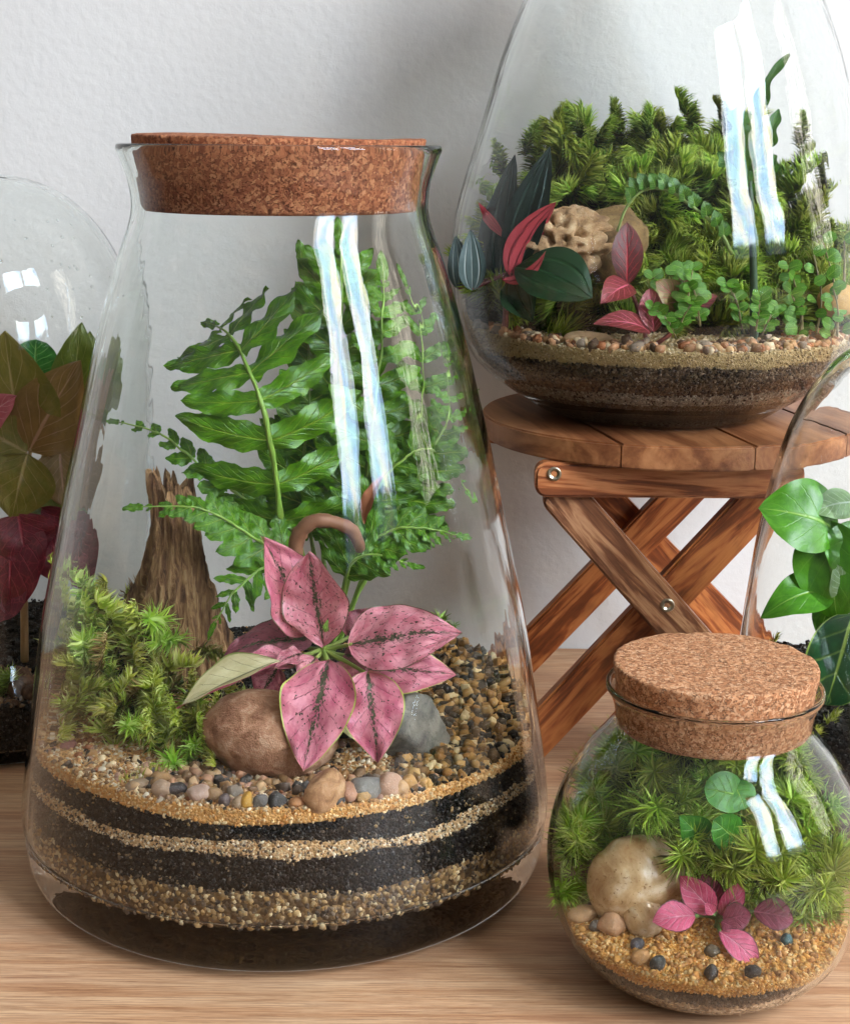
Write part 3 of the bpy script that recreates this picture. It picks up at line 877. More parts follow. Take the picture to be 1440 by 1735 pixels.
def frond(parent, ctrl, n, Lmax, N, leaflets, mat, rmat, seed=0, ang=0.35, sides=(1, -1), s0=0.05, shape="taper", r=0.0011, droop=0.0, jit=0.25, tip=True, wscale=1.0, tilt=0.30):
    """one fern frond: midrib with leaflets; ctrl are 3-D points from base to tip"""
    rg = random.Random(seed)
    fr = link("frond", tube("frond", ctrl, r, r * .25, 6, 30), parent, rmat)
    C = spline(ctrl, 200)
    inv = Matrix.Translation(-parent.location)
    N = Vector(N).normalized()
    pl = parent.location
    for k in range(n):
        f = s0 + (1 - s0) * (k + .5) / n
        i = min(int(f * 199), 198); p = Vector(C[i]); t = Vector(C[min(i + 3, 199)] - C[max(i - 3, 0)]).normalized()
        Nn = (N - t * N.dot(t)).normalized(); S = t.cross(Nn)
        if shape == "taper": l = Lmax * (1 - f) ** .62 * (0.62 + .38 * min(1, f * 4)) * 1.12
        elif shape == "broad": l = Lmax * (1 - f ** 3.2) ** .8 * (0.6 + .4 * min(1, f * 3.2))
        elif shape == "blunt": l = Lmax * (.62 + .38 * min(1, f * 3)) * (1 - .48 * f ** 5)
        else: l = Lmax * (0.35 + .65 * math.sin(math.pi * min(1, f * .9 + .1)))
        l = max(l, Lmax * .14)
        for sd in sides:
            ll = l * rg.uniform(.86, 1.12)
            a = ang + .45 * f * f + rg.uniform(-.08, .08)
            x = (S * sd * math.cos(a) + t * math.sin(a) + Nn * (rg.uniform(-jit, jit) - droop)).normalized()
            z = (Nn + S * rg.uniform(-jit, jit) * .8 + t * (tilt + rg.uniform(-jit, jit) * .8)); z = (z - x * z.dot(x)).normalized(); y = z.cross(x)
            m = Matrix.Identity(4)
            for q in range(3): m[q][0] = x[q] * ll; m[q][1] = y[q] * ll * wscale * (1 if sd > 0 else -1); m[q][2] = z[q] * ll
            m.translation = p
            o = bpy.data.objects.new("leaflet", rg.choice(leaflets)); COL.objects.link(o)
            if len(o.data.materials) == 0: o.data.materials.append(mat)
            o.parent = fr; o.matrix_parent_inverse = Matrix.Identity(4)
            o.matrix_basis = m
    if tip:
        p = Vector(C[198]); t = Vector(C[199] - C[192]).normalized(); Nn = (N - t * N.dot(t)).normalized(); y = Nn.cross(t); ll = Lmax * .38
        m = Matrix.Identity(4)
        for q in range(3): m[q][0] = t[q] * ll; m[q][1] = y[q] * ll; m[q][2] = Nn[q] * ll
        m.translation = p
        o = bpy.data.objects.new("leaflet", leaflets[0]); COL.objects.link(o); o.parent = fr; o.matrix_parent_inverse = Matrix.Identity(4); o.matrix_basis = m
        if len(o.data.materials) == 0: o.data.materials.append(mat)
    return fr

def clampin(jar, p, rad):
    """keep a stone of half-size rad clear of the glass"""
    p = Vector(p); dx, dy = p.x - jar.axis[0], p.y - jar.axis[1]; r = math.hypot(dx, dy)
    lim = min(jar.rin(p.z), jar.rin(p.z - rad * .5)) - rad - .0006
    if r > lim: p.x = jar.axis[0] + dx * lim / r; p.y = jar.axis[1] + dy * lim / r
    return p
def on2(px, py, bedo, lift=0.0):
    """the point of the bed surface that shows at pixel (px,py)"""
    ay = bedo.jar.axis[1]; lo, hi = ay - .12, ay + .12
    for _ in range(40):
        m = (lo + hi) / 2; p = at(px, py, m)
        if p.z > bedo.surface(p.x, m): lo = m
        else: hi = m
    p = at(px, py, lo); return Vector((p.x, lo, bedo.surface(p.x, lo) + lift))

# ================================================================== conical jar: contents
SAND = ["d9b384", "c99c68", "e8cfa6", "bb8a58", "f0dfc4", "c08c5a", "8f6a48"]
GRAV = ["80592c", "9c7238", "5c4222", "b58a50", "3b2c1b", "c7ab7c", "94662f", "5a4a38", "2c2218"]
SOIL = ["16120f", "1f1915", "100d0b", "29211b", "322922"]
zt = 0.0665
def top_big(x, y):
    z = zt + 0.0012 * mnoise.noise(Vector((x * 30, y * 30, 3)))
    z += 0.006 * max(0, min(1, (y + .02) / .09))
    z += 0.004 * max(0, min(1, (x - .03) / .06)) * max(0, min(1, (y + .05) / .06))
    return z
bed = Bed(big, "layered_substrate", "striped bed of sand, black soil and gravel in the conical jar", [
    dict(name="gravel_layer", z1=0.0365, cols=["5f4a32", "80633f", "4a3828", "6a5034"], gcols=["8a6a44", "a98a5e", "5a4630", "c9b48c", "6c5a48", "9c7844", "3e3024", "b89868"], cell=420, n=3600, size=0.00125, amp=0.002),
    dict(name="soil_layer", z1=0.0490, cols=SOIL, gcols=SOIL * 3 + ["1f1a17", "241d19", "5c4f42", "8a7252"], cell=900, n=5000, size=0.0007, amp=0.0016),
    dict(name="sand_layer", z1=0.0535, cols=SAND[:4], gcols=["d9b384", "e6d0aa", "cda877", "efe0c4", "b99468", "6a5238", "3a2c20"], cell=1200, n=5200, size=0.00062, amp=0.0022),
    dict(name="soil_layer", z1=0.0622, cols=SOIL, gcols=SOIL * 3 + ["1f1a17", "5c4f42", "94784c"], cell=900, n=3800, size=0.0007, amp=0.0012),
    dict(name="sand_layer", z1=zt, cols=["cf9a5c", "d9a868", "c48a4e", "dcb27c"], gcols=["d9a563", "cf9550", "e2b87c", "c2843f", "efd2a0"], cell=1200, n=2600, size=0.00062, amp=0.001),
], top_big, 3)
def is_gravel(x, y): return x > 0.043 - 0.10 * y + 0.010 * mnoise.noise(Vector((x * 45, y * 45, 8)))
def is_soil(x, y): return (y > 0.012 + 0.012 * mnoise.noise(Vector((x * 35, y * 35, 1)))) and not is_gravel(x, y)
bed.scatter("sand_grains", 9000, 0.0008, SAND, 11, lambda x, y, rg: not is_gravel(x, y) and not is_soil(x, y), 0.1)
bed.scatter("coarse_gravel", 170, 0.0024, ["a57f56", "8a6a4c", "c4a078", "6c5a4c", "b98a6a", "57504a"], 17, lambda x, y, rg: -.088 < y < -.066 + .01 * mnoise.noise(Vector((x * 40, 3, 1))) and -.05 < x < .062, 0.35)
bed.scatter("coarse_sand", 900, 0.0015, SAND + ["b98f7a", "a1623e", "6a5646"], 12, lambda x, y, rg: not is_gravel(x, y) and not is_soil(x, y), 0.15)
bed.scatter("soil_crumbs", 2600, 0.0014, SOIL + ["4a3a2a"], 13, lambda x, y, rg: is_soil(x, y) or rg.uniform() < .02, 0.2)
bed.scatter("gravel_stones", 2100, 0.0021, GRAV, 14, lambda x, y, rg: is_gravel(x, y), 0.35)
bed.scatter("gravel_stones", 700, 0.0021, GRAV, 15, lambda x, y, rg: is_gravel(x, y), 1.1)
bed.scatter("soil_crumbs", 800, 0.0012, SOIL, 16, lambda x, y, rg: is_gravel(x, y) and y < -0.02 and math.hypot(x, y) > .088, 0.5)

def on(px, py, Y, bedo, lift):
    p = at(px, py, Y); return Vector((p.x, Y, bedo.surface(p.x, Y) + lift))

stone("oval_rock", on(455, 1285, 0.572, bed, 0.0125), (0.051, 0.036, 0.0335), (4, 6, -8), "large smooth brown oval rock below the pink leaves",
      m_stone("mottled_brown_rock", "84583c", "a8795a", "c09a7c", 150, 0.75, None, 1.0), seed=4, amp=0.08, freq=.9, sub=5)
stone("stone", on(548, 1350, 0.5365, bed, 0.0055), (0.017, 0.014, 0.018), (0, 10, 20), "tan pyramid-shaped stone against the brown oval rock",
      m_stone("tan_rock", "8a6240", "b4865c", "c9a27a", 200, 0.7, "6a4a32"), seed=9, amp=.12, sub=3, facet=.9)
stone("slate_shard", on(690, 1262, 0.585, bed, 0.010), (0.040, 0.020, 0.030), (10, 24, 30), "grey slate stone beneath the drooping pink leaf",
      m_stone("grey_slate", "4a463e", "6a645a", "857d70", 120, 0.6, "3a3a3a"), seed=12, amp=.10, sub=4, facet=.85)
stone("slate_shard", on(600, 1245, 0.604, bed, 0.011), (0.034, 0.022, 0.030), (0, -14, 0), "dark mossy slate stone between pink leaves and oval rock",
      m_stone("dark_slate", "2f2c26", "4a453a", "5f5848", 140, 0.7, "6a6a3a"), seed=13, amp=.12, sub=4, facet=.85)
pebs = [(300, 1338, .553, 34, 20, "4d4442", "long dark grey pebble at the end of the pebble row"),
        (332, 1352, .545, 40, 28, "c3a391", "pinkish-white crystalline pebble beside the long dark pebble"),
        (365, 1347, .549, 24, 24, "a17f5c", "ochre-brown pebble behind the pinkish-white pebble"),
        (381, 1358, .541, 20, 20, "6c5c58", "small mauve-grey pebble before the oval rock"),
        (398, 1343, .550, 26, 20, "8a7a6a", "taupe pebble touching the base of the oval rock"),
        (418, 1360, .539, 22, 28, "c9973f", "golden yellow pebble in the pebble row"),
        (402, 1368, .535, 22, 20, "a58a6c", "buff pebble below the golden yellow pebble"),
        (441, 1365, .537, 22, 26, "6c6660", "small round mid-grey pebble beside the golden one"),
        (468, 1368, .536, 36, 24, "4a4744", "charcoal blue-grey pebble under the oval rock"),
        (505, 1366, .537, 26, 16, "c48a5a", "small orange-tan pebble next to the charcoal pebble"),
        (592, 1344, .545, 44, 36, "b38468", "pinkish-brown pebble next to the pyramid-shaped stone"),
        (630, 1350, .543, 48, 40, "7e7870", "speckled grey pebble under the slate"),
        (674, 1342, .548, 44, 34, "b88f74", "pink granite pebble beside the speckled grey pebble"),
        (728, 1352, .548, 30, 26, "c08f52", "amber pebble at the edge of the brown gravel"),
        (575, 1368, .533, 26, 16, "63605f", "flat grey pebble in front of the pyramid-shaped stone"),
        (700, 1350, .543, 26, 22, "c49a6c", "light tan pebble next to the amber pebble"),
        (205, 1345, .556, 38, 16, "a58a70", "flat beige stone lying alone on the sand"),
        (258, 1352, .548, 34, 28, "b99a80", "pale triangular stone half sunk in the sand"),
        (120, 1262, .600, 28, 14, "94605a", "dull red pebble pressed into the sand below the moss"),
        (640, 1378, .530, 24, 16, "b8925f", "small honey-coloured pebble close to the glass")]
for k, (x, y, Y, wd, ht, c, lab) in enumerate(pebs):
    s = 0.000232
    stone("pebble", clampin(big, on2(x, y + ht * .25, bed, ht * s * .30), wd * s * .7), (wd * s * 1.14, wd * s * .95, ht * s * 1.2), (k * 17 % 30 - 15, k * 29 % 30 - 15, k * 53 % 90), lab, col=c, seed=20 + k, amp=.13, sub=3, facet=.8 if k % 3 else .45, cat="pebble")

# driftwood stump
def driftwood():
    n, m = 90, 64; V = []
    base = on(306, 1085, .664, bed, -0.004); topc = at(284, 822, .664)
    H = topc.z - base.z
    for i in range(m):
        s = i / (m - 1)
        r0 = 0.0130 * (1 - s) ** 1.3 + 0.0090 + 0.004 * math.sin(s * 5) * (1 - s)
        cx = base.x + (topc.x - base.x) * s - 0.002 * math.sin(s * 6)
        for k in range(n):
            a = 2 * math.pi * k / n; ca, sa = math.cos(a), math.sin(a)
            rid = mnoise.noise(Vector((ca * 2.6 + s * .5, sa * 2.6, s * 1.3))) * .34 + mnoise.noise(Vector((ca * 7 + s, sa * 7, s * 2.2))) * .16 + mnoise.noise(Vector((ca * 19, sa * 19, s * 5.5))) * .075
            rid += .05 * mnoise.noise(Vector((ca * 8, sa * 8, s * 30)))
            rr = r0 * (1 + rid)
            jag = 0.014 * max(0, s - .72) / .28 * mnoise.noise(Vector((ca * 3.3 + 3, sa * 3.3, 2))) + .004 * max(0, s - .85) / .15 * mnoise.noise(Vector((ca * 11, sa * 11, 2)))
            V.append((cx + rr * ca * (1.05 if s < .5 else 1.0), base.y + rr * sa * .72, base.z + H * s + jag))
    F = grid_faces(m, n, wrap=True); c = len(V)
    V.append((topc.x, base.y, topc.z - 0.006)); F += [((m - 1) * n + k, (m - 1) * n + (k + 1) % n, c) for k in range(n)]
    t = NT("weathered_driftwood")
    n1 = t.noise(t.coord((1, 1, .10)), 420, 5, .65, .5); n2 = t.noise(t.coord((1, 1, .35)), 90, 4, .6); n3 = t.noise(t.coord((1, 1, .2)), 1500, 2)
    col = t.ramp(n1, [(.32, rgb("3c281c")), (.44, rgb("705036")), (.56, rgb("9c7852")), (.72, rgb("c2a078"))])
    col = t.mix(t.math('MULTIPLY', t.step(n2, .48, .7), .5), col, rgba("5a3a22"))
    mt = t.end(t.bsdf(col, .85, t.bump(t.math('ADD', n1, t.math('MULTIPLY', n3, .2)), 1.0, .0022), .2))
    o = link("driftwood", mesh("driftwood", V, F), None, mt)
    tag(o, "upright weathered driftwood stump rising from the moss", "driftwood")
driftwood()

# moss in the conical jar
MOSS = m_moss("feather_moss")
MV = [moss_sprig(100 + k, .024, 130, .0085, 1.0) for k in range(5)] + [moss_sprig(120 + k, .020, 110, .0085, .8, young=("a9b04a", "7f9630", "c2c678")) for k in range(3)]
MV.append(moss_sprig(140, .022, 120, .0085, 1.0, young=("a8895a", "8a6a3c", "b8a070"), old_shaded=("5a4426", "463620", "6a5030")))
MSTAR = [moss_sprig(150 + k, .012, 120, .0105, .55, star=1.0, young=("a9bb44", "8aa632", "c6cf80"), old_shaded=("5d6a24", "46581c", "6d6432")) for k in range(5)]
rg = random.Random(5)
spots = []
for k in range(130):   # mound left of the driftwood
    px = rg.uniform(85, 385); f = (px - 85) / 300
    Y = rg.uniform(.575, .70)
    p = at(px, 1150, Y); p.z = bed.surface(p.x, Y)
    hump = 0.030 * math.exp(-((px - 165) / 95.0) ** 2) * max(0, min(1, (Y - .575) / .05)) + .006 * max(0, min(1, (Y - .57) / .05))
    lim = .572 + .035 * max(0, 1 - f * 1.6) + .02 * rg.random() - .02 * max(0, f - .4)
    if Y < lim: Y = lim + .03 * rg.random(); 
    p = at(px, 1150, Y); p.z = bed.surface(p.x, Y) + hump * rg.uniform(.2, 1.0)
    if px > 330 and Y > .60: continue
    if not inside(big, p, .006): continue
    d = Vector((rg.uniform(-.6, .5), rg.uniform(-1.0, .2), rg.uniform(.35, 1.2)))
    spots.append((p, d, rg.uniform(.6, 1.0)))
for (px, py, Y, s_) in [(190, 1235, .612, 1.1), (225, 1225, .610, 1.1), (255, 1245, .602, 1.1), (300, 1215, .606, 1.0), (330, 1180, .618, 1.0), (320, 1300, .575, .9), (300, 1285, .580, 1.0), (285, 1255, .594, 1.0), (235, 1260, .600, 1.0),
                         (170, 1190, .625, 1.1), (120, 1130, .640, 1.1), (105, 1150, .640, 1.0), (140, 1080, .650, 1.2), (210, 1070, .640, 1.2), (260, 1060, .632, 1.1), (315, 1075, .628, .9), (290, 1140, .622, 1.0), (245, 1130, .625, 1.2), (185, 1130, .635, 1.2), (150, 1040, .655, 1.2),
                         (190, 1030, .655, 1.2), (120, 1060, .655, 1.1), (225, 1180, .615, 1.1), (275, 1190, .612, 1.0), (345, 1255, .590, .7), (400, 1190, .61, .8), (430, 1200, .605, .8), (330, 1090, .625, .9), (225, 1090, .635, 1.1), (160, 1140, .635, 1.1)]:
    p = at(px, py, Y); p.z -= .004
    spots.append((p, Vector((rg.uniform(-.5, .5), rg.uniform(-1.0, -.3), rg.uniform(.4, 1.0))), s_))
moss_clump("moss_clump", "feathery lime-green moss heaped around the driftwood", big, MV + MSTAR[:3], MOSS, spots, .024, 3, marg=.004)

# fern
FERN = m_leaf("fern_green", "3c6c06", "5a8c0e", "98b238", back="486c10", mid_w=.05, nveins=8, slope=.6, vein_w=.12, vein_amt=.28, rough=.24, transl=.2, bump=.8, mid_amt=.7)
FERN2 = m_leaf("fern_dark_green", "2c5608", "42720c", "729428", back="34540c", mid_w=.05, nveins=8, slope=.6, vein_w=.12, vein_amt=.25, rough=.32, transl=.25, bump=.6, mid_amt=.6)
RACH = m_plain("fern_midrib", "7fa03c", .5)
FL = [fern_leaflet(k, .35) for k in range(7)]
FL2 = [fern_leaflet(k + 20, .46) for k in range(7)]
fern = tag(empty("fern_plant", on(575, 1040, .685, bed, 0)), "tall leafy green fern filling the back of the conical jar", "fern")
NC = Vector((0.05, -1, .22))
Bp = on(560, 1040, .685, bed, 0)
frond(fern, [Bp, at(486, 930, .668), at(470, 820, .655), at(448, 700, .648), at(418, 620, .655), at(392, 570, .664), at(365, 552, .676)], 8, .039, NC + Vector((-.1, 0, .1)), FL, FERN, RACH, 1, ang=.06, s0=.18, shape="blunt", r=.0017, droop=.10, jit=.18, tilt=.14)
frond(fern, [Bp, at(548, 900, .695), at(560, 760, .700), at(575, 600, .705), at(580, 480, .708), at(580, 418, .71)], 11, .036, NC, FL2, FERN, RACH, 2, ang=.42, s0=.20, shape="broad", r=.0015, droop=.1)
frond(fern, [Bp, at(610, 880, .690), at(632, 720, .690), at(650, 560, .695), at(655, 470, .70)], 11, .034, NC + Vector((.2, 0, 0)), FL2, FERN2, RACH, 3, ang=.22, s0=.2, shape="taper", r=.0013)
frond(fern, [Bp, at(640, 920, .70), at(690, 800, .705), at(720, 680, .705), at(726, 560, .70), at(700, 480, .70)], 10, .030, NC + Vector((-.1, 0, .2)), FL2, FERN2, RACH, 4, ang=.3, s0=.2)
frond(fern, [Bp, at(655, 900, .672), at(715, 800, .672), at(765, 700, .68), at(778, 600, .70)], 10, .028, NC + Vector((-.4, 0, .1)), FL2, FERN2, RACH, 5, ang=.3, s0=.25)
frond(fern, [Bp, at(500, 905, .68), at(420, 850, .67), at(340, 790, .665), at(270, 735, .665), at(190, 712, .67)], 9, .017, Vector((.1, -.75, .6)), FL2, FERN2, RACH, 6, wscale=1.35, ang=.6, s0=.3, r=.0011, droop=.15)
frond(fern, [Bp, at(500, 965, .66), at(420, 905, .645), at(340, 862, .635), at(240, 858, .632)], 9, .022, Vector((.05, -.75, .6)), FL2, FERN2, RACH, 7, wscale=1.25, ang=.55, s0=.28, r=.001, droop=.2)
frond(fern, [Bp, at(600, 960, .655), at(660, 900, .650), at(720, 895, .650), at(775, 906, .655)], 9, .023, Vector((0, -.7, .7)), FL2, FERN2, RACH, 8, ang=.5, s0=.25, r=.001, droop=.1)
frond(fern, [Bp, at(520, 985, .66), at(455, 960, .645), at(400, 1000, .635), at(365, 1055, .63)], 7, .022, Vector((-.1, -.8, .5)), FL, FERN, RACH, 9, ang=.4, s0=.35, r=.001)
frond(fern, [Bp, at(590, 960, .67), at(615, 880, .668), at(660, 800, .668), at(730, 760, .672), at(800, 830, .682)], 10, .027, NC + Vector((.1, 0, .4)), FL, FERN, RACH, 10, ang=.3, s0=.2)
frond(fern, [Bp, at(530, 930, .70), at(515, 800, .70), at(525, 680, .705), at(522, 560, .71), at(515, 450, .715)], 11, .033, NC + Vector((-.1, 0, .1)), FL2, FERN2, RACH, 11, ang=.42, s0=.2)
frond(fern, [Bp, at(585, 990, .655), at(600, 950, .648), at(640, 940, .645), at(690, 955, .645)], 7, .022, Vector((0, -.8, .5)), FL, FERN, RACH, 12, ang=.45, s0=.25, r=.001)
# brown curled rhizome hook and dried tip
HOOK = m_plain("brown_rhizome", "8a5c40", .6, 0, .5, 400)
o = link("curled_stem", tube("curled_stem", [at(500, 960, .64), at(503, 915, .638), at(522, 888, .636), at(550, 882, .636), at(592, 896, .640), at(612, 930, .65)], .0034, .0026, 10, 30, bump=.25), fern, HOOK)
leaf("dried_leaf", at(618, 888, .636), at(652, 800, .636), .006, (-.6, -1, .2), m_plain("dried_leaf_brown", "a0603a", .6, 0, .5, 300), fern, "lance", .15, .6, .1)
# low moss strip at the back glass
spots = []
for k in range(26):
    px = rg.uniform(690, 855); Y = rg.uniform(.700, .722)
    p = at(px, 1050, Y); p.z = bed.surface(p.x, Y)
    if not inside(big, p, .006): continue
    spots.append((p, Vector((rg.uniform(-.3, .3), rg.uniform(-.4, 0), 1)), rg.uniform(.45, .75)))
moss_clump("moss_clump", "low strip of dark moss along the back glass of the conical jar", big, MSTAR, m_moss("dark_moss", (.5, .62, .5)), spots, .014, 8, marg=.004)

# pink spotted plant
PK = dict(mid_w=.095, nveins=7, slope=.62, vein_w=.06, vein_amt=.8, jit=.9, margin="4a4a20", margin_w=.04, spots="35301f", rough=.42, transl=.15, bump=1.0, spot_scale=30, mid_col="2b4a20")
PINK = m_leaf("pink_spotted_leaf", "b85c6c", "d8949a", "5b2f38", back="b9ad6a", spot_thr=.62, **PK)
PINK2 = m_leaf("pink_deep_leaf", "b25268", "d2848e", "5a2a34", back="b9ad6a", spot_thr=.655, **PK)
PINKM = m_leaf("pink_green_edged_leaf", "b25268", "d2848e", "5a2a34", back="b9ad6a", spot_thr=.64, **dict(PK, margin="a8b450", margin_w=.06))
PINKD = m_leaf("pink_dusky_leaf", "84414e", "9c5862", "4a2830", back="a8a070", spot_thr=.62, **PK)
PALE = m_leaf("pale_leaf_underside", "c9bf96", "b7ab80", "6d6a48", back="c5627c", mid_w=.06, nveins=8, slope=.5, vein_w=.06, vein_amt=.6, margin="7f8a48", margin_w=.08, rough=.5, transl=.15)
YG = m_plain("yellow_green_stem", "8fa04c", .5)
ps = on(546, 1240, .598, bed, -.004)
pink = tag(empty("pink_plant", ps), "pink-leaved plant with dark green veins above the oval rock", "plant")
cen = at(546, 1100, .588)
link("stem", tube("stem", [ps, (ps + cen) / 2 + Vector((.002, 0, 0)), cen], .0016, .0013, 8, 16), pink, YG)
link("stem", tube("stem", [cen, at(549, 1080, .584), at(552, 1062, .582)], .0013, .0009, 8, 8), pink, YG)
def pleaf(b, t, Yb, Yt, wpx, N, mat, kind="ovate", bend=.10, fold=.14, wav=.17, curl=0.0, seed=0, rim=True, **kw):
    B = at(b[0], b[1], Yb); T = at(t[0], t[1], Yt)
    lf = leaf("leaf", B, T, wpx * .000232 * (Yb + Yt) / 1.17, N, mat, pink, kind, bend, fold, wav, 26, 15, curl, seed, **kw)
    q = (B + cen) / 2 + Vector((0, .002, -.001))
    link("leaf_stalk", tube("leaf_stalk", [cen, q, B + (T - B) * .03], .0009, .0007, 6, 8), lf, YG)
    return lf
pleaf((530, 1075), (441, 908), .590, .580, 116, (.55, -.8, .1), PINK2, fold=.35, bend=.06, seed=1)
pleaf((548, 1090), (522, 938), .583, .572, 112, (-.12, -1, .25), PINK, fold=.08, bend=.03, seed=2, kind="ellip")
pleaf((590, 1092), (780, 1072), .580, .572, 118, (.05, -.8, .62), PINK, fold=.10, bend=.06, seed=3)
pleaf((596, 1128), (772, 1142), .588, .585, 92, (.05, -.9, .42), PINKM, fold=.10, bend=.10, seed=4, tipcurl=.06)
pleaf((556, 1120), (514, 1308), .574, .548, 126, (-.06, -.86, .30), PINKM, fold=.16, bend=.05, seed=5, kind="ovate")
pleaf((622, 1138), (640, 1292), .574, .556, 110, (.10, -.9, .30), PINKM, fold=.10, bend=.05, seed=6)
pleaf((530, 1082), (374, 1120), .594, .588, 84, (-.1, -.6, .8), PINKD, fold=.2, bend=.12, seed=7)
pleaf((500, 1128), (398, 1142), .585, .570, 58, (-.1, -.6, .8), PINK2, fold=.45, bend=.14, seed=8)
pleaf((475, 1120), (302, 1200), .572, .560, 60, (-.35, -.7, .5), PALE, fold=.9, bend=.05, seed=9, kind="lance", curl=1.0)
pleaf((560, 1140), (585, 1222), .600, .592, 92, (.1, -.9, .3), PINKD, fold=.12, bend=.06, seed=10)
pleaf((515, 1110), (465, 1130), .580, .570, 44, (-.2, -.7, .7), PINK, fold=.2, bend=.1, seed=11)
pleaf((470, 1130), (440, 1190), .592, .585, 60, (-.2, -.9, .3), PINK2, fold=.3, bend=.1, seed=12)
pleaf((590, 1080), (625, 1030), .600, .602, 60, (.1, -.9, .3), PINKD, fold=.15, bend=.1, seed=13)
pleaf((580, 1215), (628, 1262), .585, .580, 40, (.1, -.8, .5), PALE, fold=.3, bend=.1, seed=14)
pleaf((560, 1125), (598, 1195), .585, .578, 70, (.2, -.9, .3), PINK2, fold=.3, bend=.08, seed=16)
pleaf((505, 1095), (420, 1092), .600, .596, 62, (-.1, -.7, .6), PINKD, fold=.3, bend=.14, seed=17)
pleaf((580, 1110), (660, 1122), .592, .590, 60, (.1, -.8, .5), PINKD, fold=.25, bend=.12, seed=18)
pleaf((535, 1115), (505, 1155), .578, .570, 40, (-.2, -.9, .4), PINK, fold=.35, bend=.12, seed=19)
pleaf((552, 1072), (566, 1040), .582, .580, 18, (.1, -.9, .3), m_leaf("young_green_leaf", "6f9a3c", "88ac4e", "b0c880"), fold=.3, bend=.1, seed=15)

# ================================================================== teardrop jar on the stool: contents
zs = 0.2095
def top_s(x, y):
    return zs + 0.0008 * mnoise.noise(Vector((x * 40, y * 40, 1))) + 0.006 * max(0, min(1, (y + .04) / .09)) + 0.003 * max(0, min(1, (-x - .05) / .05))
GR2 = ["b98a5c", "d3a877", "8a6040", "e0c6a0", "a5673f", "6c5240", "c48f66", "9a8672"]
bed2 = Bed(sjar, "layered_substrate", "pale sand over dark soil in the teardrop jar", [
    dict(name="drainage_layer", z1=ZS + .0160, cols=["5c5142", "6e6250", "463b30"], cell=900, n=1500, size=.0008, amp=.0006),
    dict(name="silt_layer", z1=ZS + .0225, cols=["8d8474", "a39a88", "776f61"], gcols=["9a917f", "aaa290", "7f7666", "2a241f", "b5ac98"], cell=900, n=2200, size=.0007, amp=.0012),
    dict(name="soil_layer", z1=ZS + .0355, cols=["4e3c2d", "65513e", "3a2b20", "7a6650"], gcols=["4e3c2d", "65513e", "33261c", "806c56", "241a14"], cell=800, n=5200, size=.0008, amp=.0018),
    dict(name="sand_layer", z1=zs, cols=["b69a6c", "a68a5c", "c0a679"], gcols=["b89c6e", "a88c5e", "c4ab80", "8a7048"], cell=1400, n=3000, size=.0005, amp=.001),
], top_s, 7)
bed2.scatter("sand_grains", 3000, .0007, ["cdb48c", "bea27a", "d8c4a0"], 21, lambda x, y, rg: y < .02, .1)
bed2.scatter("gravel_stones", 330, .0024, GR2, 22, lambda x, y, rg: y < -.03 and math.hypot(x, y) > .080 - .012 * mnoise.noise(Vector((x * 40, y * 40, 0))) and not (-.012 < x < .004), .5)
bed2.scatter("gravel_stones", 300, .0022, GR2, 23, lambda x, y, rg: x > .0 and y < -.02 and math.hypot(x, y) > .072, .45)
bed2.scatter("soil_crumbs", 1500, .0016, SOIL + ["3b2c20"], 24, lambda x, y, rg: y > -.035 and math.hypot(x, y) < .09, .3)
# soil heap that carries the moss
def heap_s(x, y):
    f = max(0, min(1, (y + .040) / .075)); f = f * f * (3 - 2 * f)
    g = max(0, 1 - (abs(x + .002) / .103) ** 3.6)
    return top_s(x, y) - .003 + .077 * f * g + .004 * mnoise.noise(Vector((x * 45, y * 45, 4)))
def heap(jar, bedo, fn, name, mat, marg=.003):
    ax, ay = jar.axis; n, m = 90, 36; V = []; F = []
    V.append((ax, ay, fn(0, 0)))
    for q in range(1, m + 1):
        for i in range(n):
            a = 2 * math.pi * i / n; ca, sa = math.cos(a), math.sin(a)
            r = 0.11 * q / m; z = fn(r * ca, r * sa)
            for _ in range(6):
                r = min(r, jar.rin(z) - marg); z = fn(r * ca, r * sa)
            V.append((ax + r * ca, ay + r * sa, z))
    F += [(0, 1 + i, 1 + (i + 1) % n) for i in range(n)]
    for q in range(m - 1):
        b = 1 + q * n
        F += [(b + i, b + n + i, b + n + (i + 1) % n, b + (i + 1) % n) for i in range(n)]
    return link(name, mesh(name, V, F), bedo.root, mat)
HEAP = m_core("mossy_soil", ["141a0a", "1f2a10", "2a2416", "0f1208"], 500)
heap(sjar, bed2, heap_s, "soil_heap", HEAP)
MOSSD = m_moss("deep_feather_moss", (.62, .66, .40))
MV2 = [moss_sprig(200 + k, .022, 230, .0120, 1.3, young=("a9b640", "7e9a2c", "c2ca6c"), old_shaded=("33440e", "26360c", "4c3e1c"), w=.00058) for k in range(6)]
rg = random.Random(21); spots = []
k = 0
while len(spots) < 282 and k < 3000:
    k += 1
    x = rg.uniform(-.1, .1); y = rg.uniform(-.036, .095) if k % 3 == 0 else rg.uniform(-.036, .025)
    z = heap_s(x, y)
    if z < top_s(x, y) + .003: continue
    p = Vector((SJ[0] + x, SJ[1] + y, z))
    if not inside(sjar, p, .005): continue
    up = max(0, min(1, (y - .01) / .04))
    d = Vector((rg.uniform(-.5, .5) + x * 5, rg.uniform(-1.3, -.3) * (1 - .5 * up), .15 + .7 * up + rg.uniform(0, .4)))
    spots.append((p, d, rg.uniform(.75, 1.15)))
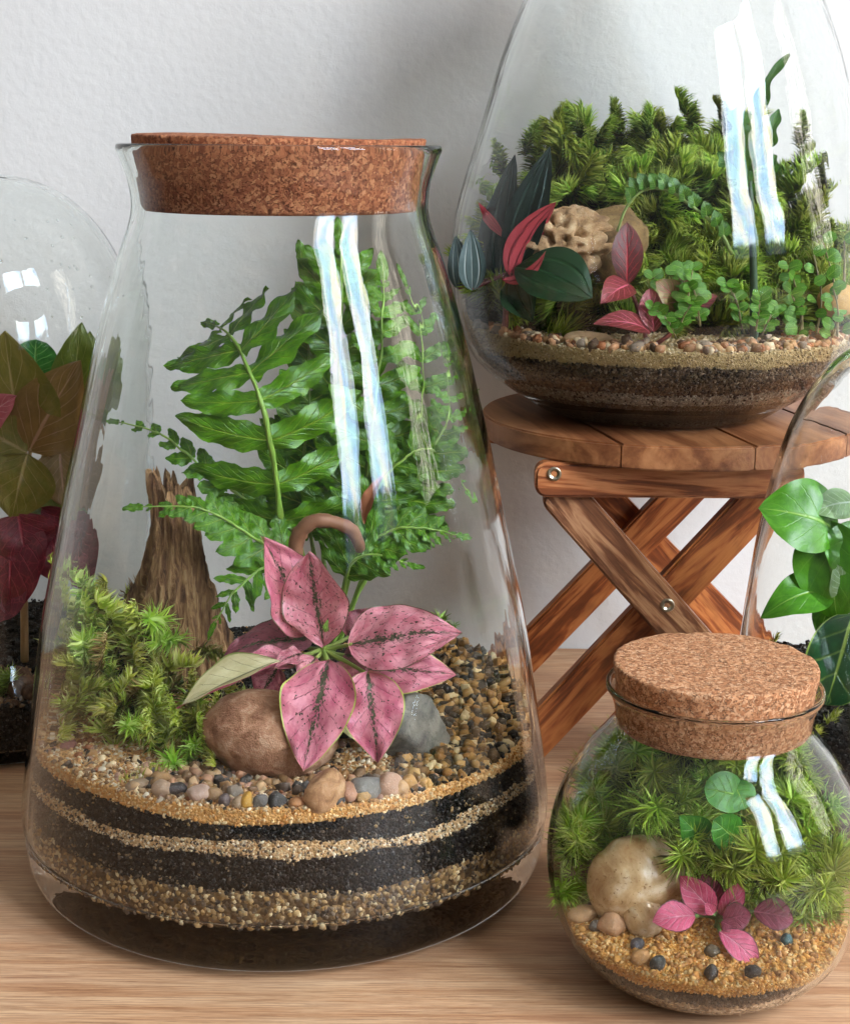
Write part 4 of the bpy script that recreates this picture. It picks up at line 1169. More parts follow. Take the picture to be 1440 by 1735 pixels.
for (px, py) in [(945, 175), (985, 165), (1045, 165), (1090, 170), (1170, 150), (1178, 165), (1228, 145), (1222, 160), (890, 195), (1355, 180), (1345, 215), (1400, 250), (850, 225), (1130, 185), (1010, 180)]:
    Y = .815 + rg.uniform(-.01, .015); p = at(px, py + 70, Y)
    spots.append((p, Vector((rg.uniform(-.6, .6), rg.uniform(-.5, .1), 1)), rg.uniform(.55, .85)))
moss_clump("moss_bank", "tall bank of feathery green moss in the teardrop jar", sjar, MV2, MOSSD, spots, .028, 4, marg=.004)

stone("holed_rock", Vector(at(958, 415, .757)) , (.046, .030, .034), (0, -8, 10), "pitted tan rock among the moss in the teardrop jar",
      m_stone("pitted_tan_rock", "7a5a3c", "b08a62", "cdb08a", 130, .8, "3a281a", .9), seed=31, amp=.16, freq=1.5, sub=5, holes=.9)
stone("rock", Vector(at(1035, 415, .765)), (.034, .026, .036), (0, 10, 0), "brown rounded rock behind the dark red-veined leaf",
      m_stone("brown_moss_rock", "5f4a2e", "86683f", "9c8052", 110, .8, "40301e", .7), seed=33, amp=.16, freq=1.2, sub=4)
stone("pebble", Vector(at(1417, 508, .752)), (.019, .015, .016), (0, 0, 0), "smooth yellow-tan pebble against the glass of the teardrop jar", col="c79a58", seed=35, amp=.06, sub=4, cat="pebble")
stone("pebble", on(1000, 540, .732, bed2, .002), (.024, .012, .008), (0, 4, 0), "flat sandy stone below the drooping dark green leaf", col="c2a078", seed=36, amp=.1, sub=3, cat="pebble")

# dark striped plant
PEP = m_leaf("dark_striped_leaf", "16251d", "22352a", "7f968c", back="a83a44", mid_w=.05, nveins=0.0, slope=0, vein_w=.0, vein_amt=0, rough=.22, transl=.06, bump=.5, mid_amt=.5)
def m_pep(name, a, b, stripe, back, amt):
    t = NT(name)
    uvn = t.n("UVMap", _uv_map="UVMap"); sp = t.n("SeparateXYZ"); t.set(sp.inputs[0], uvn.outputs[0])
    tt = t.math('ABSOLUTE', t.math('MULTIPLY_ADD', sp.outputs[1], 2.0, -1.0))
    nz = t.noise(uvn.outputs[0], 9, 4, .6)
    fr = t.math('ABSOLUTE', t.math('SUBTRACT', t.math('FRACT', t.math('MULTIPLY', tt, 1.75)), .0))
    st = t.math('SUBTRACT', 1.0, t.step(t.math('ABSOLUTE', t.math('SUBTRACT', tt, .52)), .0, .11))
    mid = t.math('SUBTRACT', 1.0, t.step(tt, .0, .08))
    g = t.n("NewGeometry")
    front = t.mix(nz, rgba(a), rgba(b)); front = t.mix(t.math('MULTIPLY', t.math('MAXIMUM', st, mid), amt), front, rgba(stripe))
    bk = t.mix(t.math('MULTIPLY', t.math('MAXIMUM', st, mid), .5), rgba(back), rgba("5c1c24"))
    col = t.mix(g.outputs["Backfacing"], front, bk)
    h = t.math('SUBTRACT', t.math('MULTIPLY', nz, .3), t.math('MAXIMUM', st, mid))
    nrm = t.bump(h, .8, .0012)
    return t.end(t.bsdf(col, .42, nrm, .22))
PEP = m_pep("dark_striped_leaf", "131e18", "20322a", "52685e", "b2434a", .55)
PEPG = m_pep("dark_green_leaf", "122a12", "1a381c", "2c4c2c", "b2434a", .5)
PEPS = m_pep("grey_striped_leaf", "3c4a48", "4a5a56", "b4c0ba", "9a4a50", .8)
REDST = m_plain("reddish_stalk", "7c3a34", .5)
pb = on(858, 500, .752, bed2, -.002)
pep = tag(empty("striped_plant", pb), "plant with long dark striped leaves and red undersides in the teardrop jar", "plant")
pc = at(862, 462, .752)
link("stem", tube("stem", [pb, (pb + pc) / 2, pc], .0016, .0013, 8, 10), pep, REDST)
def qleaf(root, cen_, b, t, Yb, Yt, wpx, N, mat, kind="ovate", bend=.1, fold=.15, wav=.04, seed=0, stalk=None, sc=.000295, **kw):
    B = at(b[0], b[1], Yb); T = at(t[0], t[1], Yt)
    lf = leaf("leaf", B, T, wpx * sc, N, mat, root, kind, bend, fold, wav, 22, 13, seed=seed, **kw)
    if cen_ is not None:
        link("leaf_stalk", tube("leaf_stalk", [cen_, (cen_ + B) / 2 + Vector((0, .0015, 0)), B + (T - B) * .03], .0009, .0007, 6, 8), lf, stalk or REDST)
    return lf
qleaf(pep, pc, (868, 462), (934, 248), .750, .752, 64, (-.25, -1, .15), PEP, fold=.3, bend=.05, seed=1)
qleaf(pep, pc, (848, 470), (874, 262), .757, .768, 58, (-.5, -.9, .1), PEP, fold=.35, bend=.04, seed=2)
qleaf(pep, pc, (866, 468), (943, 342), .744, .738, 60, (-.45, .8, .35), PEP, fold=.25, bend=.08, seed=3)
qleaf(pep, pc, (874, 452), (1004, 505), .742, .726, 112, (.1, -.75, .65), PEPG, fold=.12, bend=.12, seed=4, kind="ellip")
qleaf(pep, pc, (800, 492), (797, 388), .748, .748, 44, (.1, -1, .1), PEPS, fold=.25, bend=.06, seed=5)
qleaf(pep, pc, (778, 490), (772, 398), .765, .768, 40, (.3, -1, .1), PEPS, fold=.2, bend=.05, seed=6)
qleaf(pep, pc, (858, 405), (810, 342), .752, .748, 16, (-.3, .8, .3), PEP, fold=.3, bend=.2, seed=7, kind="lance")
qleaf(pep, pc, (852, 472), (926, 424), .738, .734, 34, (-.2, .4, -.9), PEP, fold=.6, bend=.1, seed=8)
qleaf(pep, pc, (846, 468), (836, 330), .770, .782, 52, (-.5, -.9, .1), PEP, fold=.3, bend=.05, seed=9)
qleaf(pep, pc, (872, 470), (905, 545), .742, .726, 66, (-.5, -.8, .4), PEPG, fold=.2, bend=.1, seed=10)

# red-veined plant
FR = dict(mid_w=.07, nveins=6, slope=.75, vein_w=.09, vein_amt=.9, net=.25, rough=.42, transl=.12, bump=.5)
FITD = m_leaf("dark_red_veined_leaf", "48120e", "561c14", "b8303c", **FR)
FITR = m_leaf("red_pink_veined_leaf", "741a22", "82281e", "e06a80", **FR)
FITO = m_leaf("olive_pink_veined_leaf", "6f5c24", "806c30", "d8707c", **FR)
fb = on(1100, 560, .730, bed2, -.002)
fit = tag(empty("red_veined_plant", fb), "low plant with red-veined leaves at the front of the teardrop jar", "plant")
fc1 = at(1064, 482, .738); fc2 = at(1106, 562, .722); fc3 = at(1162, 522, .730)
link("stem", tube("stem", [fb, at(1080, 520, .735), fc1], .0011, .0009, 6, 10), fit, REDST)
link("stem", tube("stem", [fb, at(1140, 560, .728), fc3], .0011, .0009, 6, 10), fit, REDST)
qleaf(fit, None, (1062, 484), (1062, 376), .738, .742, 50, (.05, -1, .05), FITD, fold=.12, bend=.05, kind="ellip", seed=1)
qleaf(fit, None, (1066, 482), (1018, 514), .738, .722, 50, (-.1, -.8, .5), FITR, fold=.15, bend=.12, seed=2)
qleaf(fit, None, (1108, 562), (1100, 488), .722, .726, 42, (.05, -1, .2), FITR, fold=.2, bend=.05, seed=3, kind="ellip")
qleaf(fit, None, (1102, 562), (1006, 548), .722, .716, 46, (-.05, -.6, .8), FITR, fold=.2, bend=.14, seed=4)
qleaf(fit, None, (1160, 524), (1110, 476), .730, .724, 46, (-.1, -.9, .5), FITO, fold=.15, bend=.1, seed=5, kind="ellip")
qleaf(fit, None, (1162, 522), (1156, 462), .730, .732, 38, (.1, -1, .2), FITO, fold=.2, bend=.06, seed=6)
qleaf(fit, None, (1106, 560), (1070, 556), .724, .728, 28, (-.1, -.6, .8), FITR, fold=.2, bend=.1, seed=7)
qleaf(fit, None, (1165, 525), (1215, 500), .732, .735, 32, (.1, -.8, .6), FITD, fold=.2, bend=.1, seed=8)

# arching toothed sprig and tall stemmed plant
OAK = m_leaf("dark_sprig_leaf", "305a0c", "457414", "80a040", mid_w=.06, rough=.35, transl=.2)
ar = tag(empty("arching_sprig", at(1240, 440, .742)), "thin arching sprig of small toothed leaves over the moss", "plant")
ap = [at(1240, 430, .742), at(1215, 385, .740), at(1170, 348, .738), at(1130, 322, .737), at(1090, 322, .737), at(1062, 350, .737), at(1046, 392, .737)]
link("stem", tube("stem", ap, .0010, .0006, 6, 30), ar, m_plain("sprig_stem", "7d8f4a", .5))
AC = spline(ap, 60); rgl = random.Random(9)
for k in range(6, 50, 4):
    p = Vector(AC[k]); t = Vector(AC[k + 3] - AC[k - 3]).normalized()
    u = Vector((0, 0, 1)) if k % 8 else Vector((0, -.3, -.6))
    leaf("leaf", p, p + (u * .9 + t * .5 + Vector((0, rgl.uniform(-.4, .1), 0))).normalized() * .0085, .0060, (.2, -1, .3), OAK, ar, "ovate", .12, .2, .1, 12, 7, seed=k, tooth=.6)
tp = on(1278, 575, .735, bed2, -.002)
tall = tag(empty("tall_stemmed_plant", tp), "tall dark-stemmed plant with wavy lobed leaves in the teardrop jar", "plant")
link("stem", tube("stem", [tp, at(1276, 460, .735), at(1272, 360, .735), at(1268, 290, .737)], .0022, .0014, 8, 24), tall, m_plain("dark_green_stem", "2f4528", .5))
lb = at(1268, 292, .737)
TALL = m_leaf("tall_plant_leaf", "2a500c", "3e6c14", "6a9030", mid_w=.06, rough=.35, transl=.25)
def lobed(root, pts, wpx, N, mat, seed):
    """narrow wavy-edged lobe along a curved midline"""
    C = spline(pts, 30); V = []; UV = []; N = Vector(N).normalized()
    for i in range(30):
        s = i / 29; t = Vector(C[min(i + 1, 29)] - C[max(i - 1, 0)]).normalized(); Nn = (N - t * N.dot(t)).normalized(); S = Nn.cross(t)
        h = wpx * .000295 / 2 * (math.sin(math.pi * (s * .93 + .05)) ** .6) * (1 + .35 * math.sin(s * 21 + seed))
        for j in range(7):
            q = -1 + j / 3; V.append(tuple(Vector(C[i]) + S * h * q + Nn * (.25 * h * abs(q) + .12 * h * math.sin(s * 13 + q))))
            UV.append((s, j / 6))
    link("leaf", mesh("leaf", V, grid_faces(30, 7), uv=UV), root, mat)
lobed(tall, [lb, at(1278, 240, .735), at(1285, 190, .733), at(1298, 140, .733), at(1335, 92, .735)], 20, (-.2, -1, .2), TALL, 1)
lobed(tall, [lb, at(1290, 262, .733), at(1305, 225, .732), at(1318, 185, .735)], 22, (-.2, -1, .2), TALL, 2)
lobed(tall, [lb, at(1258, 250, .733), at(1252, 215, .732), at(1250, 178, .735)], 42, (.2, -1, .2), TALL, 3)
lobed(tall, [at(1270, 320, .736), at(1245, 285, .733), at(1215, 258, .735)], 34, (.2, -1, .3), TALL, 4)
lobed(tall, [at(1270, 330, .736), at(1300, 300, .733), at(1312, 262, .735)], 24, (-.2, -1, .3), TALL, 5)

# creeping small-leaved plant
CR = m_leaf("creeper_green", "427410", "5a9018", "98b850", mid_w=.06, rough=.38, transl=.25)
cr = tag(empty("creeping_plant", on(1215, 565, .722, bed2, 0)), "creeping plant with tiny round bright green leaves in the teardrop jar", "plant")
rgc = random.Random(4)
CRST = m_plain("creeper_stem", "8a7a52", .6)
for k in range(11):
    px = rgc.uniform(1140, 1330); py = rgc.uniform(545, 580); Y = rgc.uniform(.716, .738)
    p0 = at(px, py, Y); p0.z = max(p0.z, bed2.surface(p0.x, Y))
    h = rgc.uniform(.010, .028); dx = rgc.uniform(-.012, .012)
    p1 = p0 + Vector((dx * .4, -.002, h * .6)); p2 = p0 + Vector((dx, .001, h))
    st = link("stem", tube("stem", [p0, p1, p2], .0005, .0004, 5, 10), cr, CRST)
    CC = spline([p0, p1, p2], 20)
    for q in range(3, 20, 4):
        for sd in (-1, 1):
            p = Vector(CC[q]); d = Vector((sd * rgc.uniform(.5, 1), rgc.uniform(-.6, .2), rgc.uniform(-.1, .6))).normalized()
            l = rgc.uniform(.0042, .0064)
            if inside(sjar, p + d * l, .001):
                leaf("leaf", p, p + d * l, l * .85, (rgc.uniform(-.4, .4), -.8, rgc.uniform(.2, .8)), CR, st, "round", .06, .15, .04, 9, 7, seed=k * 7 + q)
for k in range(9):
    px = rgc.uniform(1320, 1430); py = rgc.uniform(470, 560); Y = rgc.uniform(.735, .765)
    p0 = at(px, py, Y); p0.z = bed2.surface(p0.x, Y)
    p2 = p0 + Vector((rgc.uniform(-.01, .01), 0, rgc.uniform(.02, .05)))
    st = link("stem", tube("stem", [p0, (p0 + p2) / 2 + Vector((.003, 0, 0)), p2], .0005, .0004, 5, 10), cr, CRST)
    for q in range(6):
        p = p0.lerp(p2, (q + 1) / 6); d = Vector((rgc.choice((-1, 1)) * rgc.uniform(.5, 1), rgc.uniform(-.6, .2), rgc.uniform(-.1, .6))).normalized(); l = rgc.uniform(.0048, .0072)
        if inside(sjar, p + d * l, .001):
            leaf("leaf", p, p + d * l, l * .85, (rgc.uniform(-.4, .4), -.8, .4), CR, st, "round", .06, .15, .04, 9, 7, seed=k * 7 + q)

# ================================================================== small round jar: contents
zm = 0.0232
def top_m(x, y):
    return zm + .0007 * mnoise.noise(Vector((x * 60, y * 60, 1))) + .008 * max(0, min(1, (y + .035) / .06))
OR = ["d39a4c", "c98a3c", "dba75e", "b97c36"]
bed3 = Bed(mjar, "layered_substrate", "orange sand over thin dark soil in the small round jar", [
    dict(name="gravel_layer", z1=.0130, cols=["8a6e50", "a98c68", "6a543e"], gcols=["8a6e50", "b0936e", "6a543e", "c6ae8c"], cell=600, n=2200, size=.0010, amp=.0008),
    dict(name="soil_layer", z1=.0188, cols=SOIL + ["3c3128"], gcols=SOIL + ["4a3e34", "5a4c3e"], cell=900, n=2200, size=.0007, amp=.0012),
    dict(name="sand_layer", z1=zm, cols=OR, gcols=OR + ["e6bd7c"], cell=1400, n=3200, size=.0005, amp=.0008),
], top_m, 9)
bed3.scatter("sand_grains", 6500, .00062, ["d69a4a", "c98840", "deae68", "b4762f", "e6c48c"], 31, lambda x, y, rg: y < .02, .1)
bed3.scatter("coarse_sand", 700, .0012, ["cf9448", "c08444", "d8ac6c", "b07a44"], 32, lambda x, y, rg: y < .01, .2)
def heap_m(x, y):
    f = max(0, min(1, (y - .000) / .038)); f = f * f * (3 - 2 * f)
    return top_m(x, y) - .003 + .056 * f + .003 * mnoise.noise(Vector((x * 60, y * 60, 4)))
heap(mjar, bed3, heap_m, "soil_heap", HEAP, .003)
sm = .000213
CREAM = m_stone("cream_quartz", "946e44", "bf9f74", "dccbb0", 60, .22, "7a5834", .08)
stone("cream_stone", on2(1078, 1552, bed3, .0135), (.0355, .026, .034), (0, -28, 0), "large polished cream stone in the small round jar", CREAM, seed=41, amp=.09, freq=.8, sub=5)
stone("cream_stone", on2(1090, 1580, bed3, .0062), (.0145, .011, .0165), (0, -20, 0), "smaller polished tan stone leaning on the large cream stone", CREAM, seed=43, amp=.07, sub=4)
stone("pebble", on2(1143, 1545, bed3, .0045), (.0118, .009, .0115), (0, 30, 0), "olive-brown pebble beside the polished cream stone", col="6e5638", seed=44, amp=.08, sub=4, cat="pebble")
stone("pebble", clampin(mjar, on2(966, 1508, bed3, .0060), .0072), (.0140, .012, .0145), (0, 20, 20), "rounded reddish-brown pebble at the glass of the small round jar", m_stone("red_brown_pebble", "6b4640", "8a6054", "a07a6a", 120, .35, "54342e", .3), seed=45, amp=.09, sub=4)
mp = [(976, 1520, .522, 20, 14, "4d4a4c", "tiny dark grey pebble under the reddish-brown pebble", .2),
      (1006, 1532, .514, 26, 24, "40362e", "shiny dark brown pebble beside the large cream stone", .2),
      (988, 1548, .508, 52, 26, "c2986c", "rough tan stone chip near the glass of the small jar", .8),
      (1036, 1565, .502, 52, 42, "bf916a", "rough peach-coloured stone chip before the cream stone", .7),
      (1010, 1570, .499, 22, 20, "5a554e", "small grey pebble below the peach-coloured chip", .4),
      (1079, 1600, .494, 26, 16, "55545a", "slate-blue flat pebble on the orange sand", .3),
      (1086, 1622, .4915, 30, 26, "bd8c58", "sandy round pebble below the slate-blue one", .5),
      (1114, 1632, .4900, 28, 24, "3d4140", "dark greenish-grey pebble next to the sandy round pebble", .5),
      (1206, 1612, .4945, 26, 20, "5c4e3a", "olive pebble half sunk in the orange sand", .3),
      (1204, 1648, .4890, 26, 24, "37332f", "black pointed pebble at the front of the orange sand", .8),
      (1274, 1646, .4915, 28, 24, "2f2823", "glossy black pebble below the drooping pink leaf", .7),
      (1332, 1592, .5005, 24, 18, "3a5a58", "teal-green pebble on the orange sand", .2)]
for k, (x, y, Y, wd, ht, c, lab, fc) in enumerate(mp):
    stone("pebble", clampin(mjar, on2(x, y + ht * .3, bed3, ht * sm * .34), wd * sm * .52), (wd * sm * 1.08, wd * sm * .9, ht * sm * 1.1), (k * 13 % 24 - 12, k * 31 % 30 - 15, k * 47 % 90), lab, col=c, seed=60 + k, amp=.12, sub=3, facet=fc, cat="pebble")

MST = [moss_sprig(300 + k, .010, 150, .0105, .5, star=1.0, w=.00036, young=("a4b844", "86a432", "c2cf7c"), old_shaded=("3a4a12", "2a3a0e", "4a4420")) for k in range(6)]
rg = random.Random(33); spots = []; k = 0
while len(spots) < 150 and k < 4000:
    k += 1
    x = rg.uniform(-.055, .055); y = rg.uniform(.0, .052); z = heap_m(x, y) - .001
    if y < .004 and -.034 < x < .012: continue
    p = Vector((MJ[0] + x, MJ[1] + y, z))
    if not inside(mjar, p, .004): continue
    d = Vector((x * 6 + rg.uniform(-.4, .4), -1.0 + y * 12 + rg.uniform(-.3, .3), .7 + rg.uniform(-.1, .4)))
    spots.append((p, d, rg.uniform(.75, 1.15)))
for (px, py, Y) in [(950, 1420, .540), (975, 1390, .55), (1000, 1360, .56), (1200, 1450, .520), (1225, 1465, .515), (1250, 1450, .518), (1285, 1490, .512), (1180, 1440, .523), (1345, 1510, .512), (1375, 1520, .515), (1395, 1480, .52), (1400, 1440, .53), (1150, 1460, .525), (960, 1450, .535),
                    (1330, 1450, .518), (1300, 1420, .525), (1075, 1380, .537), (1110, 1350, .545), (1140, 1390, .535), (1270, 1470, .512)]:
    spots.append((at(px, py, Y), Vector((rg.uniform(-.3, .3), -.8, .5)), rg.uniform(.9, 1.15)))
moss_clump("moss_bank", "star-tufted bright green moss filling the back of the small round jar", mjar, MST, m_moss("star_moss", (.80, .82, .54)), spots, .013, 6, marg=.003)

IVY = m_leaf("ivy_green", "2c680c", "3f8014", "88ac48", mid_w=.05, rough=.42, transl=.25, nveins=5, vein_amt=.35)
IVYB = m_leaf("ivy_browning", "5a7a2c", "8a7a3c", "a89a60", mid_w=.05, rough=.4, transl=.2, nveins=5)
ib = at(1240, 1440, .540)
ivy = tag(empty("ivy_sprig", ib), "sprig of glossy round green leaves above the pink plant in the small jar", "plant")
STG = m_plain("green_stalk", "5d7a38", .5)
for (b, t, Yb, Yt, wd, N, mt, kd) in [((1262, 1352), (1192, 1338), .520, .517, 68, (.1, -.8, .6), IVY, "round"), ((1240, 1325), (1262, 1372), .522, .516, 56, (.2, -.8, .5), IVY, "round"),
                                       ((1195, 1425), (1150, 1382), .520, .516, 56, (-.1, -.9, .4), IVY, "ovate"), ((1250, 1428), (1208, 1390), .517, .512, 62, (.1, -.9, .4), IVY, "round"),
                                       ((1258, 1385), (1310, 1358), .518, .516, 52, (.1, -.9, .4), IVYB, "ovate"), ((1235, 1445), (1225, 1400), .522, .520, 44, (.1, -.9, .4), IVY, "ovate")]:
    qleaf(ivy, ib, b, t, Yb, Yt, wd, N, mt, kd, .08, .12, .05, seed=b[0], stalk=STG, sc=sm)

PF_ = dict(mid_w=.06, nveins=6, slope=.8, vein_w=.16, vein_amt=.6, margin="4c2a26", margin_w=.10, rough=.42, transl=.15, bump=.7, net=.2)
FP = m_leaf("bright_pink_leaf", "c23f66", "cf5f7c", "e8a0b0", **PF_)
FPD = m_leaf("wine_pink_leaf", "7c2a40", "93384e", "c06a80", **PF_)
pb3 = on2(1214, 1572, bed3, -.001)
pp = tag(empty("pink_plant", pb3), "small bright pink plant on the orange sand of the round jar", "plant")
pc3 = pb3 + Vector((0, -.001, .005)); DY = pb3.y - .508
link("stem", tube("stem", [pb3, pc3], .0010, .0008, 6, 6), pp, STG)
for (b, t, Yb, Yt, wd, N, mt) in [((1212, 1548), (1152, 1484), .505, .504, 52, (-.2, -.9, .4), FP), ((1178, 1552), (1106, 1562), .500, .496, 54, (-.1, -.7, .75), FP),
                                  ((1218, 1578), (1284, 1632), .499, .493, 50, (.1, -.7, .7), FP), ((1220, 1552), (1256, 1494), .508, .508, 40, (.2, -.9, .4), FP),
                                  ((1212, 1545), (1190, 1480), .512, .514, 44, (.1, -.9, .3), FPD), ((1225, 1558), (1272, 1550), .504, .503, 46, (.1, -.8, .6), FPD),
                                  ((1208, 1550), (1196, 1530), .501, .500, 22, (0, -.9, .4), FP), ((1285, 1470), (1262, 1415), .520, .522, 46, (0, -.9, .4), FPD),
                                  ((1275, 1545), (1345, 1560), .505, .503, 56, (.1, -.7, .7), FPD), ((1222, 1562), (1248, 1575), .502, .499, 26, (.1, -.8, .6), FPD)]:
    qleaf(pp, pc3, b, t, Yb + DY * .8, Yt + DY * .8, wd, N, mt, "ellip", .10, .18, .07, seed=b[0] + b[1], stalk=STG, sc=sm, tooth=.12)

# ================================================================== domed jar behind on the left: contents
def top_l(x, y): return .030 + .012 * max(0, min(1, (y + .04) / .08)) + .002 * mnoise.noise(Vector((x * 30, y * 30, 2)))
bed4 = Bed(ljar, "dark_substrate", "black soil with clay balls in the domed jar", [
    dict(name="soil_layer", z1=.030, cols=SOIL, cell=700, n=2500, size=.0010, amp=.001)], top_l, 12)
bed4.scatter("soil_crumbs", 900, .0018, SOIL, 41, None, .3)
bed4.scatter("gravel_stones", 260, .0020, ["7a5638", "94704c", "5c4230", "a98a66"], 42, lambda x, y, rg: y < -.02 and x > .0, .5)
rg = random.Random(8)
for k, (px, py, Y, d, c, lab) in enumerate([(30, 1128, .762, .0125, "6b4a34", "topmost brown clay ball inside the domed jar"), (10, 1140, .755, .011, "5a3c2c", "dark brown clay ball at the picture edge in the domed jar"),
                                      (45, 1150, .750, .011, "7a5234", "reddish clay ball beside the conical jar"), (28, 1165, .744, .010, "6a4c36", "small brown clay ball below the reddish one"), (52, 1172, .742, .009, "5d4230", "smallest brown clay ball touching the gravel")]):
    p = on(px, py, Y, bed4, d * .45); stone("clay_ball", p, (d, d, d * .95), (k * 20, k * 35, 0), lab, m_stone("fired_clay_%d" % k, "4a3020", c, "8a664a", 160, .85, None, .5), seed=80 + k, amp=.07, sub=3, cat="clay ball")
OLV = m_leaf("olive_brown_leaf", "75701f", "8a7c30", "b39a62", mid_w=.04, nveins=5, slope=.9, vein_w=.06, vein_amt=.5, net=.12, rough=.4, transl=.3, bump=.5)
OLG = m_leaf("olive_green_leaf", "5a6a1a", "6f7c24", "9a984c", mid_w=.04, nveins=5, slope=.9, vein_w=.06, vein_amt=.4, rough=.35, transl=.3)
BRN = m_leaf("bronze_leaf", "856632", "9a763e", "c89a78", mid_w=.05, nveins=6, slope=1.0, vein_w=.07, vein_amt=.6, rough=.4, transl=.3)
GRN = m_leaf("fresh_green_leaf", "2a6a24", "3a7f2e", "7aa858", rough=.35, transl=.3)
RSE = m_leaf("rose_leaf", "c2626a", "b84f5a", "e0a0a0", rough=.4, transl=.2)
RED = m_leaf("crimson_leaf", "6a1626", "7f2032", "b8404e", mid_w=.04, nveins=6, slope=.9, vein_w=.08, vein_amt=.6, net=.45, rough=.4, transl=.15, bump=.8)
bb = on(40, 1090, .79, bed4, -.002)
beg = tag(empty("begonia_plant", bb), "olive-bronze large-leaved plant inside the domed jar", "plant")
bc = at(40, 900, .785)
TAN = m_plain("tan_stalk", "b08a5c", .5)
link("stem", tube("stem", [bb, (bb + bc) / 2, bc], .0022, .0018, 8, 10), beg, TAN)
for (b, t, Yb, Yt, wd, N, mt, kd) in [((45, 765), (8, 560), .755, .752, 150, (-.1, -1, .3), OLV, "ovate"), ((48, 765), (135, 610), .752, .750, 120, (.1, -1, .2), BRN, "ovate"),
                                       ((45, 765), (-70, 700), .752, .75, 130, (-.1, -1, .2), OLV, "ovate"), ((46, 768), (20, 880), .750, .748, 120, (0, -1, .1), OLV, "ovate"),
                                       ((120, 720), (138, 545), .770, .775, 84, (0, -1, .2), OLG, "ovate"), ((150, 700), (152, 560), .785, .79, 60, (.4, -1, .1), OLG, "ovate"),
                                       ((60, 650), (62, 575), .80, .80, 80, (0, -1, .2), GRN, "round"), ((-40, 720), (28, 670), .745, .742, 60, (0, -1, .4), RSE, "ovate"),
                                       ((110, 880), (30, 840), .765, .755, 60, (0, -.8, .6), OLG, "ovate"), ((100, 760), (110, 860), .760, .756, 90, (.1, -1, .1), BRN, "ovate"),
                                       ((70, 770), (140, 800), .758, .765, 110, (.2, -1, .1), BRN, "ovate")]:
    qleaf(beg, bc, b, t, Yb, Yt, wd, N, mt, kd, .06, .10, .08, seed=b[0] + t[1], stalk=TAN, sc=.000295)
for (b, t, Yb, Yt, wd, N) in [((30, 870), (20, 1045), .752, .738, 130, (-.1, -1, .4)), ((60, 860), (130, 1000), .757, .75, 110, (.2, -1, .3)), ((40, 960), (-60, 1060), .748, .74, 120, (-.1, -.9, .5)), ((30, 870), (50, 960), .748, .742, 110, (.1, -1, .2))]:
    qleaf(beg, bc, b, t, Yb, Yt, wd, N, RED, "ovate", .10, .15, .09, seed=b[0] + t[1], stalk=REDST, sc=.000295)
spots = []
for k in range(10):
    p = at(rg.uniform(-20, 30), 1100, rg.uniform(.74, .765)); p.z = bed4.surface(p.x, p.y)
    spots.append((p, Vector((rg.uniform(-.4, .4), -.4, 1)), rg.uniform(.5, .8)))
moss_clump("moss_clump", "dark moss tuft on black soil in the domed jar", ljar, [m.copy() for m in MSTAR], m_moss("dull_moss", (.4, .6, .5)), spots, .012, 3)  # darkest of the moss tints, the same over the whole tuft

# ================================================================== bell dome on the right: contents
def top_r(x, y): return .066 + .008 * max(0, min(1, (y + .03) / .06)) + .002 * mnoise.noise(Vector((x * 40, y * 40, 2)))
bed5 = Bed(rjar, "dark_substrate", "dark soil bed under the broad-leaved plant in the bell dome", [
    dict(name="gravel_layer", z1=.034, cols=["4a3a2a", "6a5640", "2f251c"], cell=500, n=1500, size=.0012, amp=.001),
    dict(name="soil_layer", z1=.066, cols=SOIL, cell=700, n=2000, size=.0009, amp=.001)], top_r, 14)
bed5.scatter("soil_crumbs", 500, .0016, SOIL, 51, None, .3)
rg = random.Random(12); spots = []
for k in range(40):
    a = rg.uniform(2.6, 5.2); z = rg.uniform(.040, .068); r = rjar.rin(z) - .0045
    spots.append((Vector((RJ[0] + r * math.cos(a) * .93, RJ[1] + r * math.sin(a) * .93, z)), Vector((math.cos(a) * .3, math.sin(a) * .3, 1)), rg.uniform(.5, .8)))
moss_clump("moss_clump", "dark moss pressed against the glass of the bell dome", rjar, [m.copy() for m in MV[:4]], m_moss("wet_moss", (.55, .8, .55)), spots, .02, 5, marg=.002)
BRD = m_leaf("broad_green_leaf", "38700c", "4c8816", "7ca440", back="6a8a60", mid_w=.05, nveins=5, slope=.8, vein_w=.05, vein_amt=.2, rough=.35, transl=.22, bump=.3)
BRS = m_leaf("silvery_leaf", "6f8c58", "84a06c", "b8c8b0", back="5a7a50", rough=.4, transl=.2)
BRK = m_leaf("deep_green_leaf", "123a1a", "1b4a22", "8aa046", mid_w=.06, nveins=4, vein_amt=.3, margin="7c9440", margin_w=.07, rough=.3, transl=.15)
rb = on(1425, 1200, .645, bed5, -.002)
brp = tag(empty("broad_leaved_plant", rb), "plant with broad drooping green leaves under the bell dome", "plant")
rc = at(1425, 1000, .640)
link("stem", tube("stem", [rb, at(1418, 1120, .642), rc, at(1432, 900, .640)], .0028, .0022, 8, 16), brp, m_plain("pale_green_stem", "8fa05c", .5))
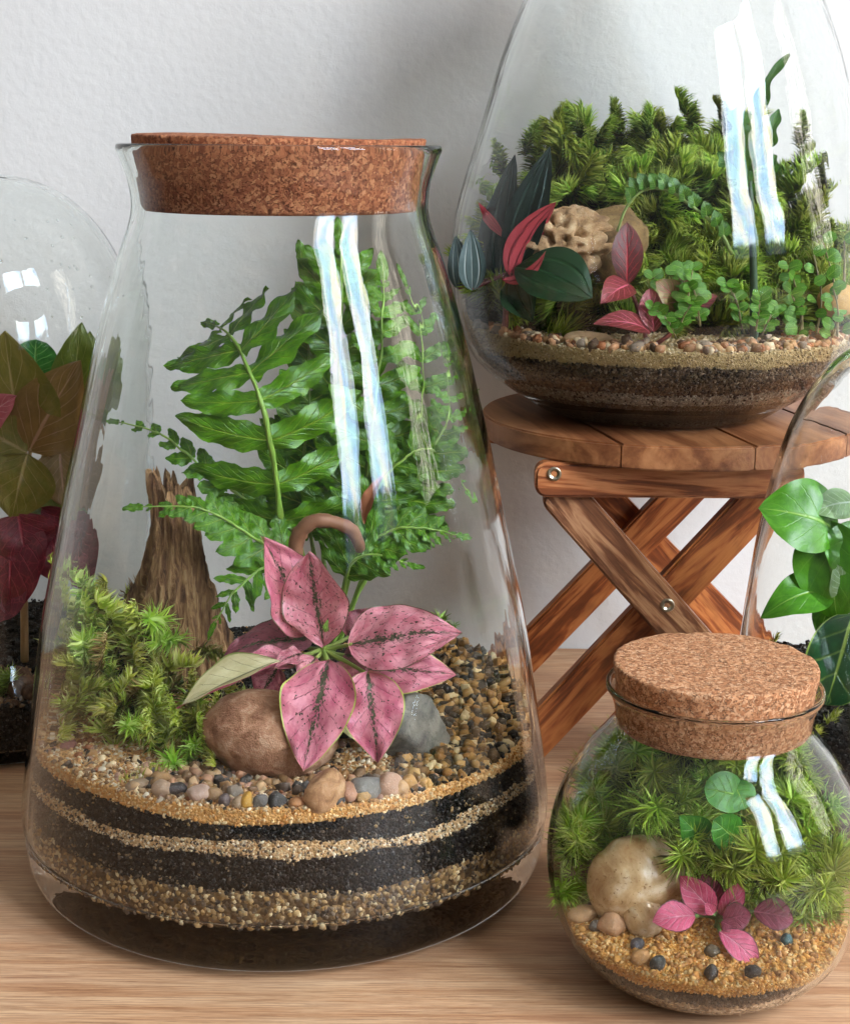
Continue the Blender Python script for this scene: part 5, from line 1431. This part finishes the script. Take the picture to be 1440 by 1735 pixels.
for (b, t, Yb, Yt, wd, N, mt, kd, bd) in [((1425, 905), (1284, 862), .632, .628, 128, (-.1, -.8, .6), BRD, "ellip", .18), ((1400, 880), (1420, 1060), .630, .626, 120, (-.3, -1, .2), BRD, "ovate", .08),
                                           ((1412, 1000), (1288, 1048), .632, .625, 78, (-.1, -.7, .7), BRD, "ovate", .22), ((1450, 850), (1372, 868), .632, .628, 56, (0, -.8, .6), BRS, "ovate", .12),
                                           ((1440, 1020), (1415, 955), .626, .624, 50, (-.2, -1, .2), BRS, "ovate", .1), ((1445, 1040), (1400, 1195), .622, .616, 110, (-.2, -1, .2), BRK, "round", .05),
                                           ((1460, 880), (1440, 1000), .630, .626, 124, (.1, -1, .2), BRD, "ovate", .08), ((1430, 1060), (1380, 1075), .632, .63, 40, (-.1, -.8, .5), BRK, "ovate", .1),
                                           ((1410, 1010), (1385, 1080), .634, .632, 44, (-.2, -1, .2), BRD, "lance", .1)]:
    qleaf(brp, rc, b, t, Yb, Yt, wd, N, mt, kd, bd, .10, .06, seed=b[0] + t[1], stalk=m_plain("stalk_green", "6f8a48", .5) if b[0] == 1425 and b[1] == 905 else STG, sc=.000252)

# condensation beads inside the domed jar
_bead = lathe("droplet", [(0, .0004), (.0004, .0003), (.00065, .0001), (.0007, -.0001), (0, -.0002)][::-1], 12)
_bv = np.array([v.co[:] for v in _bead.vertices]); _bead.calc_loop_triangles(); _bt = np.array([t.vertices[:] for t in _bead.loop_triangles])
rgd = random.Random(77); VV = []; TT = []
for k in range(90):
    a = rgd.uniform(-2.2, -.2); z = rgd.uniform(.215, .262); r = ljar.rin(z) - .0002; sc = rgd.uniform(.4, 1.3)
    nv_ = Vector((-math.cos(a), -math.sin(a), -.9 * max(0, (z - .19) / .08))).normalized()
    m = orient((LJ[0] + r * math.cos(a), LJ[1] + r * math.sin(a), z), nv_, 0, sc)
    TT.append(_bt + len(VV) * len(_bv)); VV.append(np.array([(m @ Vector(q))[:] for q in _bv]))
o = link("condensation", tri_mesh("condensation", np.vstack(VV) - np.array([LJ[0], LJ[1], .0006]), np.vstack(TT), smooth=True), None, GLASS, kind="stuff")
o.parent = ljar.o
